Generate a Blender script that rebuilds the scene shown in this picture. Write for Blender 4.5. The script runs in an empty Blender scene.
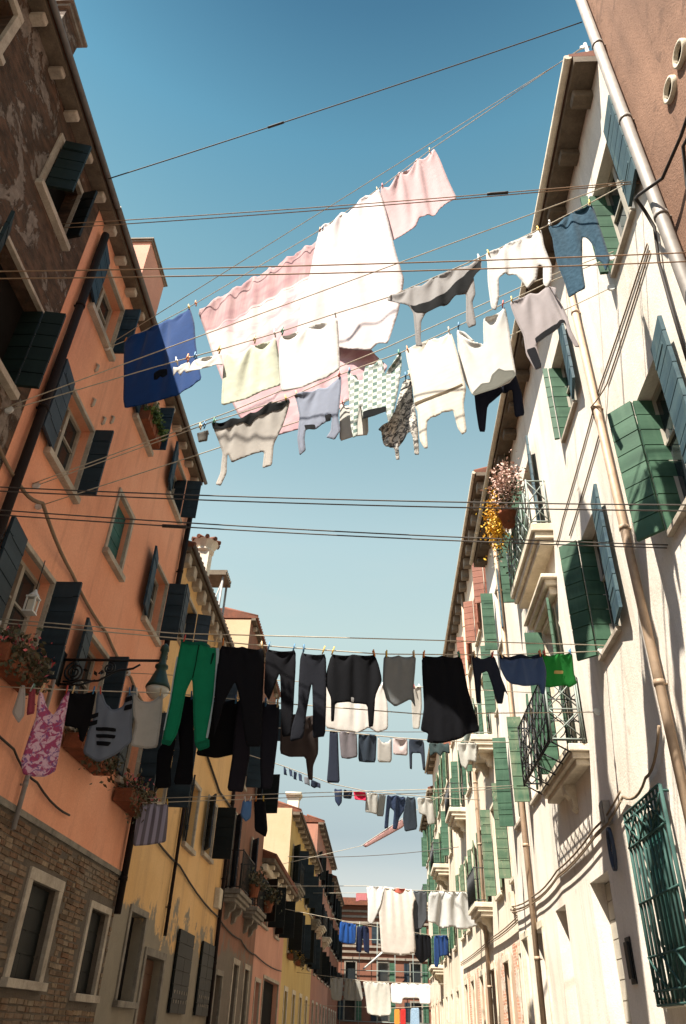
import bpy, math, random
import numpy as np
from mathutils import Vector, Matrix, noise
from mathutils.geometry import delaunay_2d_cdt

random.seed(7)
scene = bpy.context.scene
COL = scene.collection
R = math.radians
XL, XR = -4.2, 2.9            # the two facade planes of the street (metres); the street runs along +Y

# ------------------------------------------------------------------ measured washing lines, washing and wires (metres)
ROWS = {'A': {'L': 7.869,
       'P0': (-4.2, 7.52),
       'rope': [(0.0, 9.931), (0.33, 10.027), (1.354, 10.578), (3.333, 11.853), (4.274, 12.663), (5.142, 13.468), (6.306, 14.391), (7.656, 15.471), (7.869, 15.641)],
       'rope2': [(0.0, 9.931), (7.646, 15.402), (7.869, 15.561)],
       'u': (0.9786, -0.2059)},
 'B': {'L': 7.168,
       'P0': (-4.2, 5.9),
       'rope': [(0.0, 7.141), (0.318, 7.223), (1.696, 7.579), (2.486, 7.754), (3.058, 7.901), (3.704, 8.1), (4.319, 8.271), (5.339, 8.749), (6.075, 9.142), (6.655, 9.488), (7.164, 9.804)],
       'rope2': [(0.0, 7.176), (0.299, 7.287), (7.171, 9.844)],
       'u': (0.9906, -0.1371)},
 'C': {'L': 7.185,
       'P0': (-4.2, 6.9),
       'rope': [(0.0, 6.839), (0.336, 6.952), (2.177, 7.571), (3.107, 7.823), (3.725, 8.11), (4.485, 8.366), (5.067, 8.641), (5.76, 9.001), (6.412, 9.321), (6.997, 9.542), (7.185, 9.614)],
       'rope2': [(0.0, 6.872), (0.328, 6.983), (2.391, 7.686), (4.301, 8.462), (6.042, 9.266), (7.01, 9.62), (7.185, 9.684)],
       'u': (0.9882, -0.1531)},
 'C2': {'L': 7.185,
        'P0': (-4.2, 7.1),
        'rope': [(0.0, 6.68), (0.74, 6.89), (2.029, 7.255), (3.252, 7.612), (4.536, 8.161), (5.887, 8.658), (7.014, 9.213), (7.185, 9.297)],
        'rope2': None,
        'u': (0.9882, -0.1531)},
 'D': {'L': 7.372,
       'P0': (-4.2, 7.009),
       'rope': [(0.003, 5.096), (1.942, 5.178), (3.139, 5.231), (4.343, 5.304), (5.892, 5.498), (7.372, 5.751)],
       'rope2': [(-0.007, 5.13), (1.934, 5.226), (4.595, 5.522), (7.386, 5.824)],
       'u': (0.9631, 0.2693)},
 'D3': {'L': 7.201, 'P0': (-4.2, 11.2), 'rope': [(0.0, 6.291), (2.376, 6.362), (3.383, 6.392), (4.579, 6.436), (5.273, 6.457), (7.201, 6.514)], 'rope2': None, 'u': (0.986, 0.1667)},
 'E': {'L': 7.474, 'P0': (-4.2, 7.326), 'rope': [(0.006, 4.5), (0.833, 4.569), (1.845, 4.674), (3.29, 4.736), (4.92, 4.825), (7.474, 5.181)], 'rope2': None, 'u': (0.9499, 0.3125)},
 'F': {'L': 7.708, 'P0': (-4.2, 13.2), 'rope': [(0.0, 6.198), (2.049, 6.386), (3.445, 6.513), (4.976, 6.593), (5.895, 6.662), (7.1, 6.813), (7.708, 6.889)], 'rope2': None, 'u': (0.9211, 0.3892)},
 'G': {'L': 8.149, 'P0': (-4.2, 19), 'rope': [(0.0, 7.593), (0.572, 7.517), (1.812, 7.354), (3.283, 7.106), (4.335, 7.075), (6.771, 7.233), (8.19, 7.376)], 'rope2': None, 'u': (0.8712, 0.4908)},
 'H': {'L': 7.376, 'P0': (-4.2, 25), 'rope': [(0.0, 5.179), (1.826, 5.296), (3.862, 5.427), (4.99, 5.384), (6.343, 5.44), (7.937, 5.51)], 'rope2': None, 'u': (0.9625, 0.2711)},
 'H2': {'L': 8.684, 'P0': (-4.2, 33), 'rope': [(0.0, 5.596), (2.557, 5.436), (4.05, 5.343), (7.772, 5.227), (10.09, 5.406)], 'rope2': None, 'u': (0.8176, 0.5758)},
 'H3': {'L': 7.2, 'P0': (-4.2, 46), 'rope': [(0.0, 7.92), (1.671, 7.962), (3.575, 8.011), (6.364, 8.082), (7.2, 8.103)], 'rope2': None, 'u': (1.0, 0.0)},
 'I': {'L': 7.8, 'P0': (-4.2, 43), 'rope': [(0.0, 3.966), (1.642, 3.817), (3.722, 3.627), (7.08, 3.538), (7.561, 3.542), (7.8, 3.544)], 'rope2': None, 'u': (0.9231, -0.3846)},
 'I2': {'L': 7.269, 'P0': (-4.2, 48), 'rope': [(0.0, 2.746), (1.683, 2.742), (4.722, 2.734), (7.167, 2.887), (7.269, 2.893)], 'rope2': None, 'u': (0.9905, -0.1376)},
 'P': {'L': 8.149, 'P0': (-4.2, 30), 'rope': [(0.0, 6.55), (1.258, 6.932), (3.889, 7.731), (5.87, 9.053), (8.324, 10.552)], 'rope2': None, 'u': (0.8712, 0.4908)},
 'S': {'L': 7.785,
       'P0': (-4.2, 12.105),
       'rope': [(0.009, 4.472), (0.35, 4.513), (0.791, 4.581), (2.687, 4.875), (6.035, 5.393), (7.785, 5.707)],
       'rope2': [(0.0, 4.517), (2.681, 4.941), (6.038, 5.448), (7.791, 5.746)],
       'u': (0.912, 0.4103)}}
GARMENTS = [{'cat': 'towel',
  'kind': 'sheet',
  'label': 'large royal blue towel in front of the orange facade, left end of the highest line',
  'mat': 'cloth:123a70',
  'name': 'bath_towel',
  'o': [(0.319, 10.025), (0.596, 10.16), (0.877, 10.286), (1.089, 10.416), (1.323, 10.527), (1.443, 10.193), (1.543, 9.766), (1.655, 9.356), (1.805, 8.876), (1.63, 8.738), (1.464, 8.638), (1.114, 8.549), (0.787, 8.489),
        (0.715, 8.677), (0.607, 9.099)],
  'row': 'A',
  'zs': 0.94},
 {'cat': 'sheet',
  'excess': 0.09,
  'kind': 'sheet',
  'label': 'pink and white tie-dyed sheet on the highest line beside the blue towel',
  'mat': 'tiedye',
  'name': 'bed_sheet',
  'o': [(1.367, 10.598), (1.835, 10.892), (2.339, 11.204), (2.833, 11.526), (3.333, 11.853), (3.761, 10.027), (4.158, 9.141), (4.36, 8.824), (4.138, 8.453), (3.767, 8.127), (3.285, 7.849), (2.95, 7.745), (2.493, 8.125),
        (2.193, 8.734), (1.897, 9.392)],
  'off': 0.1,
  'row': 'A',
  'zs': 0.915},
 {'cat': 'sheet',
  'excess': 0.13,
  'fold': 0.07,
  'kind': 'sheet',
  'label': 'big white sheet gathered into deep folds, middle of the highest line',
  'mat': 'cloth:f3e6e4',
  'name': 'bed_sheet',
  'o': [(3.314, 11.912), (3.407, 12.013), (3.789, 12.312), (4.127, 12.605), (4.242, 12.647), (4.323, 12.092), (4.471, 10.976), (4.575, 10.365), (4.533, 10.004), (4.473, 9.6), (4.334, 8.982), (4.213, 9.031), (4.12, 8.9),
        (3.734, 9.089), (3.406, 9.248), (3.18, 9.445), (3.176, 9.971), (3.274, 10.872)],
  'row': 'A',
  'zs': 0.925},
 {'cat': 'pillowcase',
  'excess': 0.13,
  'kind': 'sheet',
  'label': 'small pale pink cloth at the right, uppermost end of the highest line',
  'mat': 'cloth:e6c4c4',
  'name': 'pillowcase',
  'o': [(4.267, 12.664), (4.45, 12.878), (4.614, 13.016), (4.738, 13.128), (5.115, 13.481), (5.173, 13.396), (5.287, 12.833), (5.424, 12.122), (5.284, 11.975), (5.128, 11.837), (4.862, 11.802), (4.8, 11.569),
        (4.628, 11.409), (4.476, 11.305), (4.439, 11.379), (4.347, 12.153)],
  'row': 'A',
  'zs': 0.93},
 {'cat': 'underwear',
  'kind': 'garment',
  'label': 'tiny black briefs pinned in front of the blue towel',
  'mat': 'cloth:101012',
  'name': 'underwear',
  'o': [(1.702, 7.476), (1.781, 7.499), (1.849, 7.523), (1.891, 7.378), (1.839, 7.338), (1.801, 7.391), (1.787, 7.315), (1.747, 7.327)],
  'row': 'B'},
 {'cat': 'underwear',
  'kind': 'garment',
  'label': 'crumpled white briefs pinned over the right edge of the blue towel',
  'mat': 'cloth:e2ddd6',
  'name': 'underwear',
  'o': [(1.913, 7.539), (1.996, 7.564), (2.099, 7.593), (2.148, 7.433), (2.095, 7.393), (2.055, 7.453), (2.029, 7.372), (1.979, 7.459), (1.958, 7.374)],
  'row': 'B'},
 {'cat': 'cloth',
  'kind': 'sheet',
  'label': 'narrow white cloth folded over the line between blue towel and pale green towel',
  'mat': 'cloth:ece7de',
  'name': 'hand_towel',
  'o': [(2.123, 7.589), (2.282, 7.635), (2.453, 7.679), (2.503, 7.425), (2.426, 7.446), (2.337, 7.419), (2.143, 7.386)],
  'row': 'B'},
 {'cat': 'towel',
  'kind': 'sheet',
  'label': 'pale green towel hanging left of the plain white towel',
  'mat': 'terry:eef0d8',
  'name': 'towel',
  'o': [(2.494, 7.652), (2.79, 7.748), (3.074, 7.835), (3.125, 7.488), (3.171, 7.147), (2.855, 7.024), (2.601, 6.92), (2.565, 6.948)],
  'row': 'B'},
 {'cat': 'towel',
  'kind': 'sheet',
  'label': 'plain white towel hanging just right of the pale green towel',
  'mat': 'cloth:f3efe8',
  'name': 'towel',
  'o': [(3.1, 7.838), (3.45, 7.945), (3.747, 8.034), (3.78, 7.561), (3.802, 7.205), (3.672, 7.072), (3.445, 6.972), (3.237, 6.952), (3.165, 7.374)],
  'row': 'B'},
 {'cat': 'sweatshirt',
  'kind': 'garment',
  'label': 'grey sweatshirt slung like a hammock with painted shade underneath, below the bare line',
  'mat': 'cloth:8f8b88',
  'name': 'sweatshirt',
  'o': [(4.316, 8.285), (4.439, 8.344), (4.833, 8.516), (5.032, 8.607), (5.306, 8.718), (5.368, 8.744), (5.345, 8.533), (5.251, 8.457), (5.257, 8.139), (5.208, 8.004), (5.205, 7.639), (5.124, 7.602), (5.109, 7.707),
        (5.16, 8.158), (5.077, 8.137), (4.93, 8.02), (4.716, 7.918), (4.66, 7.787), (4.639, 7.518), (4.653, 7.384), (4.586, 7.428), (4.587, 7.942), (4.542, 8.058), (4.412, 8.155), (4.304, 8.205)],
  'patch': [('underside_shade', 'cloth:060607',  # near-black patch paints the shade under the slung cloth
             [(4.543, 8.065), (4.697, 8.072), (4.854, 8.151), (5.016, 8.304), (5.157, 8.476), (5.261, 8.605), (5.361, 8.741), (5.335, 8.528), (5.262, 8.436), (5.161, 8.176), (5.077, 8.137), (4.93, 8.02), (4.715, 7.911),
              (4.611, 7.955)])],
  'row': 'B',
  'thick': 0.06},
 {'cat': 'shirt',
  'kind': 'garment',
  'label': 'white long sleeved shirt hung from its hem beside the denim shirt',
  'mat': 'cloth:efece6',
  'name': 'shirt',
  'o': [(5.415, 8.808), (5.655, 8.924), (5.859, 9.021), (6.059, 9.119), (6.053, 8.834), (6.101, 8.472), (6.062, 8.255), (5.989, 8.124), (5.964, 8.201), (6.011, 8.491), (5.97, 8.538), (5.928, 8.283), (5.819, 8.121),
        (5.786, 8.238), (5.722, 8.4), (5.608, 8.424), (5.522, 8.385), (5.484, 8.079), (5.419, 7.86), (5.377, 7.903), (5.399, 8.316), (5.431, 8.615)],
  'row': 'B'},
 {'cat': 'shirt',
  'kind': 'garment',
  'label': 'blue denim shirt hanging nearest the cream house, top right',
  'mat': 'denim:12384a',
  'name': 'denim_shirt',
  'o': [(6.141, 9.162), (6.266, 9.28), (6.384, 9.346), (6.515, 9.412), (6.621, 9.473), (6.676, 9.437), (6.697, 9.05), (6.735, 8.525), (6.666, 8.314), (6.647, 8.468), (6.594, 8.556), (6.602, 8.75), (6.553, 8.881),
        (6.491, 8.935), (6.406, 8.445), (6.371, 8.065), (6.288, 8.028), (6.19, 7.959), (6.194, 8.228), (6.165, 8.612), (6.177, 8.968)],
  'row': 'B'},
 {'cat': 'bag',
  'kind': 'garment',
  'label': 'tiny grey peg bag hanging alone at the left end of the third line',
  'mat': 'cloth:77736c',
  'name': 'peg_bag',
  'o': [(2.007, 7.515), (2.054, 7.46), (2.092, 7.454), (2.117, 7.547), (2.149, 7.415), (2.142, 7.29), (2.044, 7.272), (2.012, 7.402)],
  'row': 'C'},
 {'cat': 'shirt',
  'kind': 'garment',
  'label': 'beige long sleeved shirt with painted shadow band along the top, leftmost of its line',
  'mat': 'cloth:d0c9c0',
  'name': 'shirt',
  'o': [(2.177, 7.545), (2.395, 7.57), (2.61, 7.614), (2.802, 7.729), (2.996, 7.853), (3.112, 7.862), (3.135, 7.743), (3.058, 7.454), (2.954, 7.179), (2.955, 6.866), (2.849, 6.829), (2.851, 7.087), (2.645, 7.045),
        (2.486, 6.961), (2.424, 7.109), (2.446, 6.828), (2.389, 6.633), (2.328, 6.667), (2.375, 6.837), (2.366, 7.117), (2.303, 7.269)],
  'patch': [('hem', 'cloth:060607',  # shadow of the towels in front, painted as a dark top band
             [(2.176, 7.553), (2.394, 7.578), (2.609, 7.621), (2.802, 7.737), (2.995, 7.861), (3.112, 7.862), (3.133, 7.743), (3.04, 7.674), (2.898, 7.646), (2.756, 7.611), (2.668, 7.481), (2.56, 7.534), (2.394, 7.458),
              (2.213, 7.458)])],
  'row': 'C'},
 {'cat': 'sweatshirt',
  'kind': 'garment',
  'label': 'bluish grey hooded top with long drooping sleeves, left of the checked shirt',
  'mat': 'cloth:858b9a',
  'name': 'sweatshirt',
  'o': [(3.18, 7.851), (3.242, 7.873), (3.428, 7.897), (3.512, 7.946), (3.695, 8.05), (3.757, 8.091), (3.751, 7.685), (3.746, 7.426), (3.781, 7.206), (3.718, 7.074), (3.621, 7.123), (3.671, 7.221), (3.676, 7.437),
        (3.598, 7.339), (3.492, 7.247), (3.38, 7.263), (3.375, 7.122), (3.4, 6.945), (3.337, 6.868), (3.292, 7.133), (3.296, 7.493), (3.237, 7.727)],
  'patch': [('cuff', 'cloth:15161a', [(3.362, 7.337), (3.488, 7.319), (3.487, 7.24), (3.381, 7.255)]), ('pocket', 'cloth:15161a', [(3.593, 7.449), (3.67, 7.467), (3.668, 7.365), (3.612, 7.337)])],
  'row': 'C',
  'thick': 0.05},
 {'cat': 'cloth',
  'kind': 'sheet',
  'label': 'small white cloth hanging low behind the checked shirt',
  'mat': 'cloth:ece8e0',
  'name': 'napkin',
  'o': [(3.739, 7.801), (3.897, 7.859), (4.056, 7.934), (4.088, 7.318), (3.934, 7.309), (3.769, 7.254)],
  'row': 'C2'},
 {'cat': 'shirt',
  'kind': 'garment',
  'label': 'green and white checked shirt with both sleeves hanging',
  'mat': 'check',
  'name': 'checked_shirt',
  'o': [(3.823, 8.157), (3.964, 8.152), (4.02, 7.976), (4.044, 8.187), (4.123, 8.276), (4.244, 8.319), (4.284, 8.042), (4.365, 8.347), (4.486, 8.383), (4.483, 8.193), (4.426, 7.729), (4.372, 7.392), (4.321, 7.266),
        (4.296, 7.472), (4.182, 7.421), (4.043, 7.374), (4.013, 7.619), (3.979, 7.349), (3.983, 7.149), (3.934, 7.107), (3.904, 7.293), (3.883, 7.604), (3.862, 7.929)],
  'patch': [('hem', 'cloth:14181a', [(4.041, 7.493), (4.169, 7.525), (4.296, 7.54), (4.296, 7.454), (4.182, 7.414), (4.043, 7.374)])],
  'row': 'C'},
 {'cat': 'blouse',
  'kind': 'garment',
  'label': 'crumpled grey and white patterned blouse hanging low right of the checked shirt',
  'mat': 'marble',
  'name': 'patterned_blouse',
  'o': [(4.513, 8.078), (4.62, 8.116), (4.637, 7.713), (4.662, 7.197), (4.68, 6.935), (4.631, 6.941), (4.6, 7.205), (4.552, 7.312), (4.41, 7.166), (4.359, 7.107), (4.371, 6.928), (4.333, 6.932), (4.309, 7.13),
        (4.208, 7.16), (4.141, 7.543), (4.31, 7.552), (4.415, 7.677), (4.47, 7.883)],
  'row': 'C2'},
 {'cat': 'jumper',
  'kind': 'garment',
  'label': 'cream jumper with a fine seam and two cuffed sleeves hanging down',
  'mat': 'knit:f3ebdb',
  'name': 'jumper',
  'o': [(4.535, 8.413), (4.823, 8.515), (5.107, 8.618), (5.174, 8.183), (5.24, 7.633), (5.2, 7.401), (5.21, 6.992), (5.16, 6.952), (5.119, 7.053), (5.086, 7.318), (5.012, 7.296), (4.801, 7.196), (4.771, 7.038),
        (4.75, 6.789), (4.715, 6.794), (4.683, 6.923), (4.707, 7.342), (4.673, 7.448), (4.656, 7.728), (4.599, 8.061)],
  'patch': [('seam', 'cloth:6a5b45', [(4.674, 7.489), (4.864, 7.555), (5.067, 7.643), (5.201, 7.716), (5.202, 7.691), (5.066, 7.613), (4.863, 7.521), (4.676, 7.448)])],
  'row': 'C'},
 {'cat': 'shirt',
  'kind': 'garment',
  'label': 'dark navy shirt whose sleeves show below the pair of white towels',
  'mat': 'cloth:272b3c',
  'name': 'navy_shirt',
  'o': [(5.368, 8.37), (5.778, 8.566), (5.848, 8.097), (5.913, 7.762), (5.907, 7.436), (5.803, 7.418), (5.81, 7.85), (5.681, 7.8), (5.478, 7.622), (5.385, 7.214), (5.326, 7.239), (5.352, 7.782)],
  'off': 0.06,
  'row': 'C2'},
 {'cat': 'towel',
  'fold': 0.03,
  'kind': 'sheet',
  'label': 'white towel with V shaped gap and olive grey bottom hem, right of the cream jumper',
  'mat': 'cloth:f0ece4',
  'name': 'towel',
  'o': [(5.168, 8.631), (5.291, 8.695), (5.414, 8.754), (5.51, 8.372), (5.506, 8.816), (5.649, 8.884), (5.787, 8.95), (5.811, 8.526), (5.809, 7.876), (5.723, 7.75), (5.595, 7.684), (5.331, 7.602), (5.261, 7.845),
        (5.211, 8.257)],
  'patch': [('hem', 'cloth:6b6b62', [(5.335, 7.657), (5.431, 7.781), (5.517, 7.784), (5.552, 7.903), (5.635, 7.996), (5.693, 7.95), (5.792, 7.951), (5.806, 7.852), (5.595, 7.684), (5.331, 7.596)])],
  'row': 'C'},
 {'cat': 'blouse',
  'fold': 0.05,
  'kind': 'garment',
  'label': 'lilac grey draped blouse with dark cuffs, hanging against the cream house',
  'mat': 'cloth:a79d9c',
  'name': 'blouse',
  'o': [(5.84, 9.009), (5.956, 9.059), (6.068, 9.118), (6.178, 9.157), (6.344, 9.226), (6.491, 9.152), (6.505, 8.701), (6.516, 8.427), (6.569, 8.118), (6.522, 8.127), (6.477, 8.321), (6.46, 8.554), (6.289, 8.395),
        (6.084, 8.246), (6.092, 7.845), (6.021, 7.815), (5.954, 8.085), (5.965, 8.419), (5.893, 8.706)],
  'patch': [('cuff', 'cloth:14151c', [(5.962, 8.157), (6.065, 8.193), (6.094, 7.862), (6.021, 7.815)]),
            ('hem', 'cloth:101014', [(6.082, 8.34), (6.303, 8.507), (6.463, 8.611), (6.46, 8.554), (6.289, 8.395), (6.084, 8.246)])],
  'row': 'C'},
 {'cat': 'trousers',
  'kind': 'garment',
  'label': 'emerald green track trousers with a pale stripe down the side',
  'mat': 'cloth:0d7350',
  'name': 'track_trousers',
  'o': [(2.018, 5.174), (2.227, 5.168), (2.432, 5.161), (2.45, 5.077), (2.452, 4.814), (2.479, 4.129), (2.514, 4.04), (2.418, 3.984), (2.364, 4.048), (2.286, 4.346), (2.202, 4.757), (2.154, 4.6), (2.134, 4.281),
        (2.111, 4.137), (2.053, 4.004), (1.971, 4.029), (1.981, 4.169), (2.005, 4.508), (2.014, 4.966)],
  'patch': [('pocket', 'cloth:08402e', [(2.377, 5.067), (2.405, 5.06), (2.382, 4.936), (2.368, 4.934)]),
            ('seam', 'cloth:08402e', [(2.211, 5.147), (2.225, 5.149), (2.22, 4.914), (2.21, 4.753), (2.199, 4.762), (2.21, 4.913)]),
            ('stripe', 'cloth:b8cdd0', [(2.0, 4.99), (2.015, 4.971), (2.011, 4.508), (1.985, 4.17), (1.972, 4.168), (1.998, 4.507)]),
            ('stripe', 'cloth:b8cdd0', [(2.408, 5.152), (2.436, 5.15), (2.452, 5.077), (2.452, 4.814), (2.483, 4.135), (2.458, 4.132), (2.452, 4.561), (2.424, 4.994)]),
            ('waistband', 'cloth:0a5a48', [(2.005, 5.177), (2.425, 5.171), (2.43, 5.133), (2.016, 5.136)]), ('cuff', 'cloth:0a5f44', [(2.367, 4.059), (2.498, 4.127), (2.516, 4.04), (2.419, 3.982)]),
            ('cuff', 'cloth:0a5f44', [(1.969, 4.075), (2.073, 4.052), (2.053, 4.004), (1.967, 4.024)])],
  'row': 'D',
  'thick': 0.045},
 {'cat': 'trousers',
  'kind': 'garment',
  'label': 'wide black trousers directly right of the green track trousers',
  'mat': 'cloth:141419',
  'name': 'trousers',
  'o': [(2.452, 5.158), (2.7, 5.176), (2.957, 5.189), (2.995, 4.651), (3.078, 4.099), (2.929, 4.06), (2.846, 4.288), (2.738, 4.62), (2.674, 4.752), (2.618, 4.606), (2.583, 4.502), (2.541, 4.278), (2.5, 4.108),
        (2.48, 4.564)],
  'row': 'D'},
 {'cat': 'trousers',
  'kind': 'garment',
  'label': 'black narrow trousers, second pair right of the green ones',
  'mat': 'cloth:121218',
  'name': 'trousers',
  'o': [(2.978, 5.186), (3.155, 5.202), (3.33, 5.215), (3.339, 4.796), (3.367, 4.224), (3.273, 4.19), (3.228, 4.453), (3.165, 4.931), (3.122, 4.692), (3.097, 4.562), (3.027, 4.655)],
  'row': 'D'},
 {'cat': 'trousers',
  'kind': 'garment',
  'label': 'charcoal trousers with sunlit right leg, left of the black jumper',
  'mat': 'cloth:22242c',
  'name': 'trousers',
  'o': [(3.387, 5.196), (3.529, 5.206), (3.685, 5.216), (3.703, 4.721), (3.717, 4.247), (3.585, 4.209), (3.568, 4.502), (3.536, 4.857), (3.499, 4.62), (3.415, 4.203), (3.273, 4.176), (3.308, 4.349), (3.39, 4.582)],
  'row': 'D'},
 {'cat': 'jumper',
  'kind': 'garment',
  'label': 'black jumper with wide body and white tag, in the middle of the dark line',
  'mat': 'cloth:0e0f14',
  'name': 'jumper',
  'o': [(3.738, 5.223), (4.002, 5.253), (4.296, 5.287), (4.391, 5.017), (4.273, 4.763), (4.25, 4.403), (4.2, 4.385), (4.183, 4.649), (4.016, 4.655), (3.814, 4.619), (3.81, 4.404), (3.777, 4.401), (3.766, 4.677),
        (3.689, 4.85), (3.681, 5.035)],
  'patch': [('tag', 'cloth:e8e8e8', [(3.984, 4.713), (4.028, 4.718), (4.029, 4.662), (3.986, 4.657)])],
  'row': 'D',
  'thick': 0.06},
 {'cat': 'top',
  'kind': 'garment',
  'label': 'grey sleeveless top right of the black jumper',
  'mat': 'cloth:7d8081',
  'name': 'sleeveless_shirt',
  'o': [(4.391, 5.294), (4.595, 5.321), (4.794, 5.348), (4.764, 4.928), (4.798, 4.72), (4.734, 4.818), (4.56, 4.7), (4.456, 4.772), (4.404, 4.938)],
  'row': 'D'},
 {'cat': 'cardigan',
  'fold': 0.05,
  'kind': 'garment',
  'label': 'long black cardigan with flared hem, largest dark piece right of the grey top',
  'mat': 'cloth:0e0f15',
  'name': 'long_cardigan',
  'o': [(4.861, 5.361), (5.119, 5.385), (5.375, 5.412), (5.416, 5.019), (5.533, 4.522), (5.378, 4.475), (5.294, 4.405), (5.068, 4.321), (4.896, 4.318), (4.916, 4.425), (4.823, 4.445), (4.879, 4.73)],
  'row': 'D',
  'thick': 0.07},
 {'cat': 'top',
  'kind': 'garment',
  'label': 'dark slate top with dangling sleeves, left of the navy sweatshirt',
  'mat': 'cloth:272c3a',
  'name': 'long_sleeved_shirt',
  'o': [(5.513, 5.438), (5.669, 5.455), (5.816, 5.471), (5.867, 5.175), (5.95, 4.984), (5.885, 5.01), (5.851, 4.842), (5.784, 4.834), (5.74, 5.092), (5.687, 5.254), (5.615, 5.211), (5.566, 4.809), (5.517, 4.82),
        (5.524, 5.132)],
  'row': 'D'},
 {'cat': 'sweatshirt',
  'kind': 'garment',
  'label': 'navy blue sweatshirt between the slate top and the bright green T-shirt',
  'mat': 'cloth:3a4c6e',
  'name': 'sweatshirt',
  'o': [(5.872, 5.478), (6.165, 5.524), (6.463, 5.578), (6.52, 5.395), (6.438, 5.06), (6.388, 5.07), (6.386, 5.188), (6.188, 5.13), (6.018, 5.143), (5.954, 5.185), (5.88, 5.313)],
  'patch': [('waistband', 'cloth:20293c', [(5.874, 5.493), (6.166, 5.539), (6.465, 5.593), (6.465, 5.543), (6.16, 5.488), (5.882, 5.438)])],
  'row': 'D',
  'thick': 0.05},
 {'cat': 'T-shirt',
  'kind': 'garment',
  'label': 'bright green T-shirt with small yellow print by the iron balcony',
  'mat': 'cloth:1f7a30',
  'name': 't_shirt',
  'o': [(6.467, 5.586), (6.677, 5.621), (6.891, 5.665), (6.897, 5.408), (6.928, 5.272), (6.829, 5.209), (6.762, 5.235), (6.669, 5.206), (6.559, 5.176), (6.472, 5.182), (6.515, 5.359)],
  'patch': [('print', 'cloth:d8b870', [(6.627, 5.402), (6.755, 5.418), (6.748, 5.375), (6.621, 5.359)])],
  'row': 'D'},
 {'cat': 'cloth',
  'kind': 'sheet',
  'label': 'white handkerchief pinned by one corner at the far left',
  'mat': 'cloth:cfc8c2',
  'name': 'handkerchief',
  'o': [(0.322, 4.553), (0.369, 4.557), (0.412, 4.406), (0.444, 4.237), (0.41, 4.148), (0.316, 4.249), (0.322, 4.394)],
  'row': 'E'},
 {'cat': 'cloth',
  'kind': 'sheet',
  'label': 'small dusky red cloth between the white handkerchief and the floral dress',
  'mat': 'cloth:9a4550',
  'name': 'rag',
  'o': [(0.417, 4.539), (0.48, 4.548), (0.543, 4.264), (0.466, 4.234)],
  'row': 'E'},
 {'cat': 'dress',
  'kind': 'garment',
  'label': 'pink and purple floral sleeveless dress hanging at lower left',
  'mat': 'floral',
  'name': 'sun_dress',
  'o': [(0.522, 4.533), (0.592, 4.525), (0.669, 4.382), (0.737, 4.304), (0.77, 4.41), (0.764, 4.549), (0.832, 4.564), (0.86, 4.32), (0.874, 4.037), (0.881, 3.845), (0.881, 3.738), (0.795, 3.67), (0.694, 3.665),
        (0.588, 3.68), (0.541, 3.807), (0.558, 4.082), (0.58, 4.283)],
  'row': 'E'},
 {'cat': 'clothes',
  'kind': 'garment',
  'label': 'small black garments bunched between the floral dress and the grey striped top',
  'mat': 'cloth:151417',
  'name': 'black_clothes',
  'o': [(0.839, 4.559), (0.979, 4.578), (1.11, 4.596), (1.119, 4.266), (1.102, 4.036), (1.056, 4.059), (1.015, 4.181), (0.946, 4.187), (0.88, 4.178), (0.847, 4.376)],
  'row': 'E'},
 {'cat': 'top',
  'kind': 'garment',
  'label': 'slate grey top with black stripes sagging between two pegs',
  'mat': 'cloth:6d7480',
  'name': 'striped_shirt',
  'o': [(1.121, 4.598), (1.18, 4.585), (1.237, 4.487), (1.307, 4.422), (1.422, 4.482), (1.442, 4.642), (1.491, 4.643), (1.547, 4.32), (1.591, 4.122), (1.47, 3.967), (1.304, 3.852), (1.127, 3.928), (1.124, 4.18),
        (1.154, 4.358)],
  'patch': [('stripe', 'cloth:15151a', [(1.192, 4.217), (1.401, 4.237), (1.409, 4.198), (1.201, 4.178)]), ('stripe', 'cloth:15151a', [(1.208, 4.145), (1.416, 4.164), (1.41, 4.124), (1.222, 4.107)]),
            ('stripe', 'cloth:15151a', [(1.229, 4.074), (1.386, 4.081), (1.36, 4.033), (1.244, 4.03)]), ('stripe', 'cloth:15151a', [(1.103, 4.336), (1.186, 4.376), (1.191, 4.327), (1.114, 4.288)]),
            ('stripe', 'cloth:15151a', [(1.119, 4.266), (1.194, 4.298), (1.197, 4.247), (1.122, 4.214)]), ('stripe', 'cloth:15151a', [(1.432, 4.574), (1.496, 4.598), (1.505, 4.553), (1.437, 4.52)]),
            ('stripe', 'cloth:15151a', [(1.443, 4.49), (1.512, 4.518), (1.519, 4.465), (1.438, 4.43)])],
  'row': 'E',
  'thick': 0.05},
 {'cat': 'T-shirt',
  'kind': 'garment',
  'label': 'off-white T-shirt with scooped neck, hanging under the street lamp',
  'mat': 'cloth:cfc9c0',
  'name': 't_shirt',
  'o': [(1.508, 4.63), (1.606, 4.567), (1.706, 4.574), (1.77, 4.619), (1.826, 4.67), (1.854, 4.388), (1.864, 4.083), (1.756, 4.056), (1.588, 4.065), (1.599, 4.297), (1.544, 4.438)],
  'row': 'E'},
 {'cat': 'trousers',
  'kind': 'garment',
  'label': 'black trousers with wide spread legs behind the green track trousers',
  'mat': 'cloth:0e0d12',
  'name': 'trousers',
  'o': [(1.981, 4.692), (2.079, 4.698), (2.173, 4.698), (2.224, 4.388), (2.34, 3.756), (2.148, 3.718), (2.137, 4.084), (2.054, 4.342), (2.009, 3.928), (2.037, 3.69), (1.88, 3.674), (1.856, 4.075), (1.943, 4.254),
        (1.994, 4.459)],
  'off': 0.05,
  'row': 'E'},
 {'cat': 'skirt',
  'kind': 'garment',
  'label': 'short black skirt behind the wide black trousers',
  'mat': 'cloth:101014',
  'name': 'skirt',
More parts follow.
